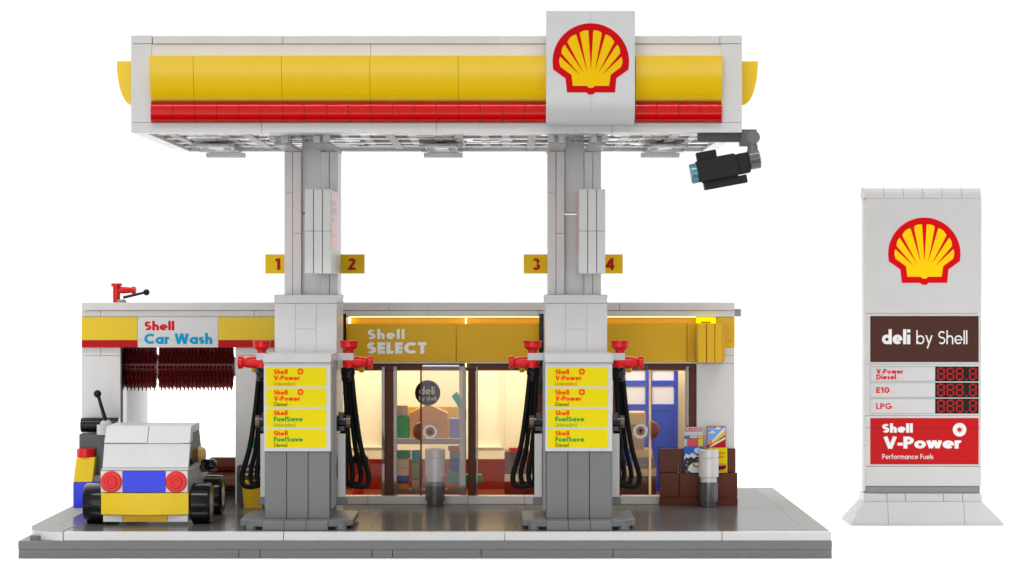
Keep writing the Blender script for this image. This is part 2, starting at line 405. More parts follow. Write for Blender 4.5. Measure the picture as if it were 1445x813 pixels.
# rounded corner tile
prof = [(X(89, 0) - .02, 0.02)] + [(-20.45 + 1.76 * math.cos(math.radians(a)), 1.95 + 1.93 * math.sin(math.radians(a))) for a in range(270, 179, -9)] + [(-22.2, 3.0), (X(89, 0) - .02, 3.0)]
prof = prof[::-1]
m = MB().prism_z(prof, 0.81, FZ + .006); ct_ = m.build('corner_tile', CARW, base, 0.0)
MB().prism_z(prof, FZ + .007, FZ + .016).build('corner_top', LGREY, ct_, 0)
m = MB().cyl((-21.75, 0.62, 0.8), 0.3, 0.2); m.build('stud', SLABG, base, smooth=True)
for a, b in ((3.0, 9.0), (9.0, 17.0), (17.0, BD)):
    m = MB().box(BX0 + .03, BX0 + 1.24, a + .012, b - .012, 0.80, FZ); m.build('rim_tile', LGREY, base, 0.02)
for a, b in ((0.5, 8.5), (8.5, 16.5), (16.5, BD)):
    m = MB().box(BX1 - 1.09, BX1 - .03, a + .012, b - .012, 0.80, FZ); m.build('rim_tile', LGREY, base, 0.02)
m = MB().box(BX0 + 1.25, BX1 - 1.1, BD - 1.04, BD - .02, 0.80, FZ); m.build('rim_tile', LGREY, base, 0.02)
# joints cut in the floor: thin dark inlays
m = MB()
for xx in (-13.0, -6.5, 0.2, 6.2):
    m.box(xx - .012, xx + .012, 0.5, BD - 1.1, FZ, FZ + 0.0015)
m.box(BX0 + 1.3, BX1 - 1.1, 12.0, 12.024, FZ, FZ + 0.0015)
m.build('floor_joint', BLACKM, base, 0)

# ================================================================== STATION BUILDING
BY, BB = 14.2, 23.6
bx0, bx1 = X(115, BY), X(1037, BY)
zt = Z(427, 14.1)
bld = thing('station_building', 'low white building joining a car wash tunnel and a lit glazed shop', 'building', (-5, 18, FZ))
zf = Z(490, BY); zr = Z(447.5, BY)
WX0, WX1 = X(170, BY), X(332, BY)
SX0 = X(386, BY)
m = MB(); m.box(bx0, WX0, BY, BB, FZ, Z(502, BY) - .01); m.box(bx0, X(142, BY), BY, BB, Z(502, BY), zf); m.box(X(142, BY) + .012, WX0, BY, BB, Z(502, BY), zf)
m.build('wall', WALLW, bld)
m = MB(); m.box(WX1, SX0, BY, BB, FZ, Z(502, BY) - .01); m.box(WX1, SX0, BY, BB, Z(502, BY), zf)
m.build('wall', WALLW, bld)
m = MB().box(WX0 - .001, WX0 + .06, BY + .35, BY + 1.75, FZ, zf - .05); m.build('guide_rail', BLACK, bld)
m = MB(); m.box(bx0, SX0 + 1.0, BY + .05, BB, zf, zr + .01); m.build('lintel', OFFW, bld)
# roof
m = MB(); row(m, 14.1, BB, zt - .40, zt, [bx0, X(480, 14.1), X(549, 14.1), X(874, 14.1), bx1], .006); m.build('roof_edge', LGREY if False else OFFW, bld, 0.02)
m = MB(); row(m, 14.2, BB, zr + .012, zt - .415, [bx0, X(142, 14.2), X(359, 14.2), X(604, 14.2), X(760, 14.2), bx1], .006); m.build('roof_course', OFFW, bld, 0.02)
m = MB().box(bx1, bx1 + .34, 14.3, 14.9, Z(447, 14.3), Z(436, 14.3)); m.box(bx1 + .1, bx1 + .26, 14.26, 14.3, Z(440, 14.3), Z(438, 14.3)); m.build('roof_clip', LGREY, bld, 0.03)
# car wash fascia
YF = 14.0
for a, b in ((115, 194), (308, 400)):
    m = MB().pbox(a, 447.5, b - .2, 480, YF, 14.19); m.build('fascia_yellow', YEL, bld, .01)
    m = MB().pbox(a, 480.2, b - .2, 490.3, YF, 14.19); m.build('fascia_red', REDD, bld, .01)
m = MB().pbox(194.2, 447.5, 307.8, 480, YF, 14.19); m.pbox(194.2, 480.2, 307.8, 490.3, YF, 14.19); p = m.build('wash_sign', WALLW, bld, .01)
text('lettering', 'Shell', 204, 466.2, 12.6, YF, TXR, p, .235, 42, .06)
text('lettering', 'Car Wash', 203.6, 485.5, 14.8, YF, TXB, p, .235, 96, .05)

# shop front -----------------------------------------------------------
YS = 14.0
m = MB().box(X(470, 15), X(1036, 15), 14.75, 15.2, Z(523, 15), zr); m.build('header_wall', GOLD, bld)
for a, b in ((490, 643.4), (644.2, 969)):
    m = MB().pbox(a, 457, b, 511, YS, YS + .3); o = m.build('shop_sign', YELS, bld, .015)
    if a == 490:
        text('lettering', 'Shell', 519, 478.6, 13.4, YS, TXS, o, .235, 52, .14)
        text('lettering', 'SELECT', 518, 499.2, 16.2, YS, TXS, o, .27, 84, .09)
m = MB().pbox(969.6, 457, 981, 511, YS + .1, YS + .4); m.build('shop_sign', YELS, bld, .015)
m = MB().pbox(478, 511.2, 983, 513, YS - .02, 14.8); m.build('sign_lip', OFFW, bld, .01)
m = MB().box(X(494, 14.4), X(982, 14.4), 14.34, 14.46, zr - .003, zr + .009); m.build('light_strip', LEDW, bld, 0)
m = MB().pbox(491.5, 448, 494.5, 456.6, 14.45, 14.6); m.pbox(656.6, 447.8, 658.2, 457, 14.3, 14.4); m.pbox(656.6, 512.4, 658, 518, 14.3, 14.4); m.build('light_gap', LEDW, bld, 0)  # glowing slivers stand in for light leaking through gaps
# right end wall
m = MB().pbox(983, 513, 1037, 712, BY, 15.2); m.pbox(1019, 501.8, 1037, 512.8, BY, 15.2); m.pbox(1019, 490.4, 1037, 501.6, BY, 15.2); m.pbox(981.5, 490, 1018.8, 512.8, BY + .05, 15.2); m.build('wall', WALLW, bld)
m = MB().pbox(1012, 447.8, 1037, 481, BY - .02, 14.74); m.build('fascia_yellow', GOLD, bld, .02)
m = MB().pbox(1012, 481.2, 1037, 490.2, BY - .02, 14.74); m.build('fascia_yellow', YELS, bld, .02)
# side, back and partition walls, floor, ceiling
m = MB().box(bx1 - .4, bx1, 15.2, BB, FZ, zr); m.box(bx1 - .7, bx1 - .41, 15.21, BB - .5, FZ, zr); m.build('side_wall', CREAM, bld)
m = MB().box(SX0 + .001, SX0 + .3, 15.21, BB, FZ, zr); m.build('partition', CREAM, bld)
wz0, wz1 = Z(630, BB - .5), Z(470, BB - .5)
wins = [(X(470, BB - .5), X(541, BB - .5)), (X(670, BB - .5), X(708, BB - .5))]
m = MB(); cx = SX0 + .3
for a, b in wins + [(bx1 - .4, bx1 - .4)]:
    m.box(cx, a, BB - .5, BB, FZ, zr); cx = b
for a, b in wins:
    m.box(a, b, BB - .5, BB, FZ, wz0); m.box(a, b, BB - .5, BB, wz1, zr)
m.build('back_wall', CREAM, bld, 0)
for a, b in wins:
    m = MB()
    m.box(a - .12, a, BB - .58, BB - .5, wz0 - .12, wz1); m.box(b, b + .12, BB - .58, BB - .5, wz0 - .12, wz1); m.box(a, b, BB - .58, BB - .5, wz0 - .12, wz0)
    o = m.build('window_frame', CREAM, bld)
    MB().box(a, b, BB - .3, BB - .26, wz0, wz1).build('pane', plastic('frosted_pane', (.80, .75, .60), .5, .1), o, 0)
m = MB().box(SX0 + .3, X(860, BB), BB - .72, BB - .6, FZ + .02, Z(648, BB - .7)); m.box(SX0 + .3, X(860, BB), BB - .9, BB - .72, FZ + .02, Z(678, BB - .8)); m.build('wainscot', WBROWN, bld, .02)
m = MB().box(SX0 + .3, bx1 - .4, 14.8, BB - .5, FZ + .004, FZ + .06); m.build('shop_floor', RBROWN, bld, 0)
for k in range(6):
    xa = -10.8 + k * 3.6
    MB().box(xa, xa + 2.4, 17.0, 22.0, zr - .12, zr - .06).build('ceiling_light', LEDP, bld, 0)
m = MB().box(SX0 + .3, bx1 - .7, 15.2, BB - .5, zr - .05, zr + .0); m.build('ceiling', CREAM, bld, 0)
# frame of the glazing
YG = 14.45
m = MB(); m.pbox(470, 513.4, 983, 522, YG, YG + .3)
fr = m.build('window_frame', BROWN, bld, .02)
for a, b in ((543, 555), (660.5, 671.5), (756, 767), (865, 877), (972.5, 983)):
    MB().pbox(a, 522.2, b, 700, YG, YG + .3).build('window_post', BROWN, bld, .02)
for a, b in ((538.5, 542.8), (555.2, 560), (967.5, 972.2), (672, 674.5)):
    MB().pbox(a, 517, b, 700, YG - .06, YG + .2).build('glass_edge', EDGEG, bld, .01)
for a, b in ((470, 538), (560.3, 658), (675, 755.5), (877.4, 967)):
    MB().pbox(a, 522.4, b, 700, YG + .1, YG + .14).build('window_pane', PANE, bld, 0)
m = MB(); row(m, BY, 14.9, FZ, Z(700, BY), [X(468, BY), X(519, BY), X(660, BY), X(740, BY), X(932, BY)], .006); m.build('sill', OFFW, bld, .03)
# round deli sticker on the fixed pane
o = decal('door_sticker', disc(603.5, 554.5, 18), YG + .1, plastic('sticker_brown', (0.018, 0.011, 0.009), .5, .04), bld, .008)
text('lettering', 'deli', 591.5, 556.5, 10.5, YG + .09, TXW, o, .15, 22)
text('lettering', 'by shell', 591.5, 565.2, 6.2, YG + .09, TXW, o, .13, 24)
# sliding door leaf in front
YD = 12.85
dr = MB().pbox(595.4, 516, 657, 699.5, YD, YD + .10).build('sliding_door', DOORG, bld, 0.01)
MB().pbox(592.8, 516, 595.2, 699.5, YD, YD + .12).build('door_edge', BROWN, dr, .005)
MB().pbox(648, 517, 657, 699, YD - .03, YD).build('door_stile', EDGEG, dr, .005)
MB().pbox(596, 515, 648, 517.4, YD - .03, YD + .02).build('door_rail', CLEAR, dr, .005)
c = Vector((X(594, YD), YD + .06, Z(608.5, YD)))
MB().lathe([(.48, 0), (.46, .12), (.34, .3), (.12, .40), (1e-6, .42)], c, (-1, 0, 0)).build('handle', RBROWN, dr, smooth=True)
c2 = (X(607, YD), YD - .22, Z(609, YD))
MB().lathe([(.24, 0), (.36, 0), (.36, .2), (.24, .2), (.24, 0)], c2, (0, 1, 0)).build('handle_ring', AMBER, dr, smooth=True)
MB().lathe([(.12, 0), (.15, .1), (.15, .22)], c2, (0, 1, 0)).build('handle_hub', DGREY, dr, smooth=True)
m = MB().pbox(596, 596, 622, 622, YD - .015, YD - .005); m.build('handle_plate', PANE, dr, .0)
MB().box(X(653, YD), X(656.8, YD), YD + .105, YG - .07, Z(699, YD), Z(516.5, YD)).build('door_hinge_side', EDGEG, dr, .005)
YD = 14.0
# second door leaf on the right, warm light put into its edge colour
dr = MB().pbox(877.6, 516, 915.5, 699, YD, YD + .10).build('sliding_door', PANE, bld, 0.0)
MB().pbox(915.6, 522, 919, 699.5, YD - .02, YD + .16).build('door_edge', plastic('warm_edge', (.8, .55, .25), .2, .6), dr, .01)
c = Vector((X(919, YD), YD + .06, Z(606.5, YD)))
MB().lathe([(.48, 0), (.46, .12), (.34, .3), (.12, .42), (1e-6, .45)], c, (1, 0, 0)).build('handle', RBROWN, dr, smooth=True)
c2 = (X(903.5, YD), YD - .24, Z(608, YD))
MB().lathe([(.24, 0), (.38, 0), (.38, .22), (.24, .22), (.24, 0)], c2, (0, 1, 0)).build('handle_ring', AMBER, dr, smooth=True)
MB().lathe([(.12, 0), (.15, .1), (.15, .24)], c2, (0, 1, 0)).build('handle_hub', RBROWN, dr, smooth=True)
MB().pbox(892, 594, 916, 622, YD - .02, YD - .005).build('handle_plate', PANE, dr, .0)
# drain rods by the shop front
for px in (485, 764.5):
    MB().box(X(px - 3.7, 13.8), X(px + 3.7, 13.8), 13.8, 13.95, Z(556, 13.8), Z(443, 13.8)).build('black_bar', BLACK, bld)

# projecting shop sign
ps = thing('projecting_sign', 'yellow sign of upright slats seen edge on at the right end of the shop', 'sign', (X(1003, 12.4), 13.3, Z(511, 12.4)))
for a, b, c in ((984.5, 996.4, 0), (997.4, 1008.4, 0.0), (1009, 1018.5, 0)):
    MB().pbox(a, 456.5, b, 511.5, 12.4, 13.99).build('slat', YELS, ps, .02)
MB().pbox(1013, 456.8, 1023, 510, 13.3, 13.98).build('slat', GOLD, ps, .02)
m = MB(); xx = X(984.5, 12.4) - .004
for k in range(7):
    z0 = Z(506, 12.4) + k * .2 + (0.08 if k > 2 else 0); m.add([(xx, 12.9, z0), (xx, 13.5, z0), (xx, 13.5, z0 + .13), (xx, 12.9, z0 + .13)], [(0, 1, 2, 3)])
m.build('lettering', TXW, ps, 0)
lb = tag(MB().pbox(983, 448.2, 1010.5, 457.5, 13.9, 14.3).build('sign_lamp', LEDY, None, .02), 'small glowing yellow block under the roof edge above the slatted yellow sign', 'lamp')
MB().pbox(989, 453.6, 1003, 456, 13.86, 13.9).build('lamp_slot', ORANGE, lb, .01)

# wash brush
wb = thing('wash_brush', 'dark red bristle roller hanging across the top of the car wash opening', 'brush', (X(251, 16), 16, Z(517, 16)))
yb = 16.0; zb = Z(517.5, yb)
for a, b in ((171, 223.2), (224.8, 332)):
    xa, xb = X(a, yb), X(b, yb)
    br = MB().cyl((xa, yb, zb), .50, xb - xa, (1, 0, 0), 20).build('roller', plastic('roller_dark_red', (.16, .012, .014), .22, .4), wb, smooth=True)
    n = int((xb - xa) / .2); m = MB()
    for i in range(n):
        xc = xa + .1 + i * (xb - xa - .1) / n
        for k in range(12):
            a2 = 2 * PI * k / 12 + PI / 2
            d = Vector((random.uniform(-.01, .01), math.cos(a2), math.sin(a2)))
            L = 1.28 + random.uniform(-.02, .02)
            pts = [(.10, .40), (.08, .62), (.092, .74), (.06, .94), (.07, 1.04), (.015, L)]
            m.lathe(pts, (xc, yb, zb), d, 6)
    m.build('bristle_ring', BRISTLE, br, smooth=True)

# roof tap
rt = thing('roof_tap', 'red tap with a black ball lever standing on the roof above the car wash', 'tap', (X(164.5, 15), 15, zt))
yt = 15.0; k = (yt - CAMY) / F
c = Vector((X(164.5, yt), yt, zt - .02)); zc = Z(400, yt)
MB().lathe([(.19, 0), (.19, zc - .16 - c.z), (.28, zc - .15 - c.z), (.28, zc - c.z), (.18, zc - c.z), (.18, zc - .1 - c.z), (1e-6, zc - .1 - c.z)], c).build('tap_body', REDT, rt, smooth=True)
a = Vector((X(166, yt), yt, Z(409.5, yt)))
MB().lathe([(.16, 0), (.18, .3), (.16, .6), (.14, .68), (.19, .74), (.19, .92), (.1, .96)], a, (1, 0, .0)).build('tap_spout', REDT, rt, smooth=True)
m = MB().lathe([(.24, 0), (.24, .1), (.18, .18)], (X(172, yt), yt - .1, zt - .02)); o = m.build('lever_base', LGREY, rt, smooth=True)
m = MB().rod((X(174.5, yt), yt - .1, Z(420, yt)), (X(206, yt), yt - .1, Z(412.5, yt)), .075, r2=.065); m.ball((X(207, yt), yt - .1, Z(412.5, yt)), .17); m.build('lever', BLACK, rt, smooth=True)

# ================================================================== CANOPY
CY0, CY1 = 0.8, 16.8
cx0, cx1 = X(185, CY0), X(1047, CY0)
zT, zB = Z(50.5, CY0), Z(187, CY0)
can = thing('canopy', 'long flat forecourt canopy with yellow and red stripe carried by two columns', 'canopy', ((cx0 + cx1) / 2, 8.8, zB))
m = MB(); row(m, CY0, CY0 + 1, Z(62, CY0) + .012, zT, [cx0 + .98, X(399, CY0), X(708, CY0), X(1016, CY0)], .012); m.box(cx0, cx0 + .96, CY0 - .01, CY0 + 1, Z(62, CY0) + .012, zT + .02); m.box(cx1 - 1.0, cx1, CY0 - .01, CY0 + 1, Z(62, CY0) + .012, zT + .02)
m.build('top_trim', CANW, can, .02)
m = MB(); row(m, CY0 + .06, CY0 + .8, Z(173, CY0), Z(62, CY0), [cx0 + .9, X(523, CY0), X(771, CY0), cx1 - .9], .006); m.build('fascia_back', CANW, can, .01)
for a, b in ((185, 213.5), (1018.2, 1047)):
    MB().pbox(a, 62.3, b, 173, CY0, CY0 + .95).build('end_panel', CANW, can, .02)
m = MB(); row(m, CY0, CY0 + 1, zB, Z(173.3, CY0), [cx0, X(369, CY0), X(616, CY0), X(864, CY0), cx1], .005); m.build('bottom_trim', CANW, can, .02)
# body of the roof (sides, back, top)
m = MB(); m.box(cx0, cx0 + .6, CY0 + 1.01, CY1, zB, zT); m.box(cx1 - .6, cx1, CY0 + 1.01, CY1, zB, zT); m.box(cx0 + .61, cx1 - .61, CY1 - .6, CY1, zB, zT); m.box(cx0 + .61, cx1 - .61, CY0 + 1.01, CY1 - .61, zT - 1.2, zT - .8)
m.build('roof_body', CANW, can, .02)
# yellow curved panels: (y,z) outline bulging forward, tucked in at the lower edge
zy0, zy1 = Z(144.2, CY0), Z(80.5, CY0)
def yprof(d, zy0=zy0, zy1=zy1, y=CY0):
    P = [(y + .30, zy1)]
    for i in range(15):
        t = i / 14 * PI / 2
        P.append((y - d * math.cos(t) ** .85, zy1 - .35 * 0 - (zy1 - zy0) * math.sin(t)))
    P.append((y + .30, zy0))
    return P
def xprism(prof, x0, x1, name, mat, parent, **kw):
    return MB().prism_x(prof, x0, x1).build(name, mat, parent, **kw)
YP = yprof(.62)
xs = [X(v, CY0) for v in (213.8, 275, 399, 523, 647, 771)]
for a, b in list(zip(xs[:-1], xs[1:])) + [(X(896, CY0), X(1018, CY0))]:
    xprism(YP, a + .008, b - .008, 'yellow_panel', YELF, can, smooth=True)
zr0, zr1 = Z(172.6, CY0), Z(143.6, CY0)
RP = [(CY0 + .2, zr1)] + [(CY0 - .12 - .22 * math.sin(math.radians(a)), zr1 - .06 - (zr1 - zr0 - .06) * (1 - math.cos(math.radians(a))) * .5) for a in range(0, 181, 15)] + [(CY0 + .2, zr0)]
n = 18; xa, xb = X(213.8, CY0), X(771, CY0)
for i in range(n): xprism(RP, xa + (xb - xa) * i / n + .008, xa + (xb - xa) * (i + 1) / n - .008, 'red_tile', RED, can, smooth=True)
xa, xb = X(896, CY0), X(1018, CY0)
for i in range(4): xprism(RP, xa + (xb - xa) * i / 4 + .008, xa + (xb - xa) * (i + 1) / 4 - .008, 'red_tile', RED, can, smooth=True)
# side panels (their profile shows past both ends of the canopy)
for sx in (-1, 1):
    P = []
    xe = cx0 if sx < 0 else cx1
    z1, z0 = Z(84, CY0 + .3), Z(147, CY0 + .3)
    P.append((xe, z1))
    for i in range(13):
        t = i / 12 * PI / 2
        P.append((xe + sx * (.84 * math.cos(t) ** .8 + .01), z1 - (z1 - z0) * math.sin(t)))
    P.append((xe, z0))
    if sx > 0: P = P[::-1]
    MB().prism_y(P, 2.0, 15.6).build('side_yellow_panel', YELF, can, smooth=True)
    MB().box(xe, xe + sx * .012, 2.0, 15.6, z0 - .95, z0 - .01).build('side_red_panel', RED, can)
# logo board
YL = -0.75
lx0, lx1 = X(771, YL), X(896, YL); zl1 = Z(15.5, YL)
zbend = Z(140, YL); zbot = Z(173, YL)
def lprof():
    P = [(CY0 - .005, zl1), (YL, zl1), (YL, zbend)]
    for i in range(1, 11):
        t = i / 10 * PI / 2
        P.append((YL + .95 * (1 - math.cos(t)), zbend - (zbend - zbot) * math.sin(t)))
    P.append((CY0 - .005, zbot))
    return P
LP = lprof(); xm = X(833.3, YL)
lb2 = xprism(LP, lx0, xm - .004, 'logo_board', CANW, can, smooth=True)
xprism(LP, xm + .004, lx1, 'logo_board', CANW, can, smooth=True)
emblem(833.7, 83.2, 108.5, YL, lb2)
# underside: recessed ceiling with beams
m = MB().box(cx0 + .6, cx1 - .6, CY0 + 1.0, CY1 - .6, zB + .30, zB + .65); m.build('ceiling', plastic('canopy_ceiling_grey', (.40, .39, .38), .2, .6, .45, scale=3.5), can, 0)
UND = plastic('canopy_beam_grey', (.47, .46, .45), .15, .7, .45, scale=3.0)
m = MB()
for yy in (4.2, 7.4, 10.8, 14.0): m.box(cx0 + .6, cx1 - .6, yy, yy + .5, zB + .12, zB + .295)
m.build('cross_beam', UND, can, .02)
m = MB(); xx = cx0 + 1.2
i = 0
while xx < cx1 - 1.2:
    m.box(xx, xx + .42, CY0 + 1.0, CY1 - .6, zB + .13 if i % 3 else zB + .08, zB + .294); xx += 1.0 if i % 2 else 1.25; i += 1
m.build('long_beam', CLEAR, can, .02)
m = MB()
random.seed(3)
for q in range(230):
    xx = random.uniform(cx0 + 1, cx1 - 2); yy = random.uniform(2, 15.2); m.box(xx, xx + random.choice((.35, .8, 1.6)), yy, yy + random.choice((.3, .7)), zB + .12 + random.uniform(0, .1), zB + .297)
m.build('ceiling_plate', UND, can, .015)['kind'] = 'stuff'
# ceiling lamps
CLG = 'flat stepped lamps under the canopy'
cl = thing('ceiling_lamp', 'stepped clear lamp under the canopy left of both columns', 'lamp', (-13.2, 12.4, zB), CLG)
def lamp_parts(root):
    ox = root.location.x
    MB().box(ox - 1.0, ox + 1.0, 15.2, 15.8, zB - .36, zB - .12).build('lamp_bar', CLEAR, root, .03)
    MB().box(ox - 1.05, ox + 1.05, 12.6, 13.2, zB - .22, zB + .0).build('lamp_bar', CLEAR, root, .03)
    MB().box(ox - 1.05, ox + 1.05, 9.8, 10.4, zB - .16, zB + .06).build('lamp_bar', CLEAR, root, .03)
    MB().box(ox - .8, ox + .8, 9.6, 16.0, zB - .12, zB + .0).build('lamp_body', UND, root, .02)
    for a in (-.55, .55):
        for b in (11.4, 14.2): MB().cyl((ox + a, b, zB - .2), .2, .1, (0, 0, 1), 12).build('lamp_stud', CLEAR, root, smooth=True)
cl.location.x = X(318, 15.2); lamp_parts(cl)
for px, lab in ((625.5, 'stepped clear lamp under the canopy between the two columns'), (932, 'stepped clear lamp under the canopy beside the security camera')):
    d = dup(cl, (X(px, 15.2) - cl.location.x, 0, 0)); d['label'] = lab

# ================================================================== COLUMNS
PX1, PX2 = -9.95, 3.09
zCt = zB - .38
def make_column(cx):
    r = thing('canopy_column', '', 'column', (cx, 9, FZ), 'columns carrying the canopy')
    ztop = Z(416, 6.6); y = 6.6
    m = MB(); m.box(cx - 1.5, cx + 1.5, y + .03, 11.0, FZ, ztop - .42)
    m.build('plinth_core', CANW, r, .02)
    z1 = ztop - .42
    for (a, b, z0, zz) in ((-1.5, -.5, 6.5, z1), (.52, 1.5, 6.5, z1), (-.49, .51, z1 - 1.22, z1), (-.49, .51, 6.5, z1 - 1.24)):
        MB().box(cx + a + .006, cx + b - .006, y, y + .03, z0, zz).build('cladding_tile', CANW, r, .008)
    MB().box(cx - 1.52, cx + 1.52, y - .06, 11.05, z1 + .012, ztop).build('plinth_cap', CANW, r, .03)
    yc = 9.7
    rc = .48; hw = 1.32
    zg = Z(301.5, yc + .35)
    m = MB().box(cx - rc, cx + rc, yc + .35, 12.1, ztop, zg - .05); m.box(cx - rc, cx + rc, yc + .35, 12.1, zg + .05, zB + .5); m.build('shaft', COLG, r, .02)
    for s in (-1, 1):
        m = MB()
        m.box(cx + s * (rc + .01), cx + s * (rc + .42), yc, 12.2, ztop, (Z(329, yc) if s < 0 else zCt) - .012)
        if s < 0: m.box(cx + s * (rc + .01), cx + s * (rc + .42), yc, 12.2, Z(329, yc) + .0, zCt)
        m.build('strip', COLG, r, .02)
        m = MB()
        m.box(cx + s * (rc + .44), cx + s * hw, yc + .02, 12.2, ztop, Z(272 if s < 0 else 385, yc) - .012); m.box(cx + s * (rc + .44), cx + s * hw, yc + .02, 12.2, Z(272 if s < 0 else 385, yc), zCt)
        m.build('strip', COLG, r, .02)
        # brackets at the head
        MB().box(cx + s * .55, cx + s * 1.36, 4.6, 12.2, zCt + .02, zCt + .16).build('head_bracket', CLEAR, r, .02)
        m = MB().box(cx + s * .52, cx + s * 1.28, 4.5, 5.2, zB - .32, zB + .03); m.build('head_block', CLEAR, r, .03)
        m = MB()
        for a, b in ((.62, 3.6), (1.12, 3.0)): m.box(cx + s * a, cx + s * (a + .28), b, b + .4, zB - .26, zB + .02)
        m.build('stud_pair', CANW, r, .02)
    # poster box beside the shaft
    yb0 = 4.95; zz0, zz1 = Z(386, yb0), Z(267, yb0); zm = Z(326, yb0); ox = cx + .72
    for k in range(3):
        a = ox - .63 + k * .425
        m = MB().box(a + .012, a + .405, yb0, 9.6, zz0, zm - .008); m.box(a + .012, a + .405, yb0, 9.6, zm + .008, zz1); m.build('poster_layer', CANW, r, .015)
    MB().box(ox - .61, ox + .61, yb0 + .2, 9.5, zz0 + .02, zz1 - .02).build('poster_core', DGREY, r, 0)
    for s, e in ((1, ox - .63 + 2 * .425 + .405), (-1, ox - .63 + .012)):
        xx = e + s * .008
        zp0 = zz0 + (zz1 - zz0) * .29
        q = [(xx, yb0 + .25, zp0), (xx, 9.3, zp0), (xx, 9.3, zz1 - .12), (xx, yb0 + .25, zz1 - .12)]
        p = MB().add(q if s > 0 else q[::-1], [(0, 1, 2, 3)]).build('poster', plastic('faded_red_print', (lin(232), lin(150), lin(152)), .3, .5, .03), r, 0)  # red poster, its pale reflection put into the colour
        x2 = xx + s * .004
        m = MB()
        for za, zb_, ya, yb_ in ((.78, .86, .2, .6), (.62, .74, .15, .8), (.50, .56, .15, .5), (.22, .28, .2, .55)):
            H = zz1 - .12 - zp0
            q = [(x2, yb0 + .3 + ya * 4, zp0 + za * H), (x2, yb0 + .3 + yb_ * 4, zp0 + za * H), (x2, yb0 + .3 + yb_ * 4, zp0 + zb_ * H), (x2, yb0 + .3 + ya * 4, zp0 + zb_ * H)]
            m.add(q if s > 0 else q[::-1], [(0, 1, 2, 3)])
        m.build('poster_print', TXW, p, 0)
    # number flags
    zf0, zf1 = Z(386, 12), Z(359, 12)
    fl = []
    for s in (-1, 1):
        fl.append(MB().box(cx + s * 1.25, cx + s * 2.5, 12.0, 12.3, zf0, zf1).build('number_flag', plastic('flag_yellow', (.78, .50, .008), .35, .1, .02), r, .015))
    return r, fl
def digits(cx, fl, a, b):
    for o, s, t in ((fl[0], -1, a), (fl[1], 1, b)):
        kx = F / 122.0; px = 722.5 + (cx + s * 1.9) * kx
        w = {'1': 7, '2': 11, '3': 11, '4': 12}[t]
        text('numeral', t, px - w / 2 - (1 if s < 0 else -1) * -1, 381, 16.5, 12.0, plastic('numeral_red', (.42, .004, .010), .4, .1, .01), o, .22, w)
col, fl = make_column(PX1)
col2 = dup(col, (PX2 - PX1, 0, 0))
digits(PX1, fl, '1', '2')
MB().box(X(476, 12.3), X(481.2, 12.3), 12.21, 12.5, Z(271, 12.3), Z(249, 12.3)).build('black_clip', BLACK, col, .02)
fl2 = sorted([c for c in col2.children if c.name.startswith('number_flag')], key=lambda o: min(v.co.x for v in o.data.vertices))
digits(PX2, fl2, '3', '4')
col['label'] = 'pale grey column with yellow number flags 1 and 2'
col2['label'] = 'pale grey column with yellow number flags 3 and 4'

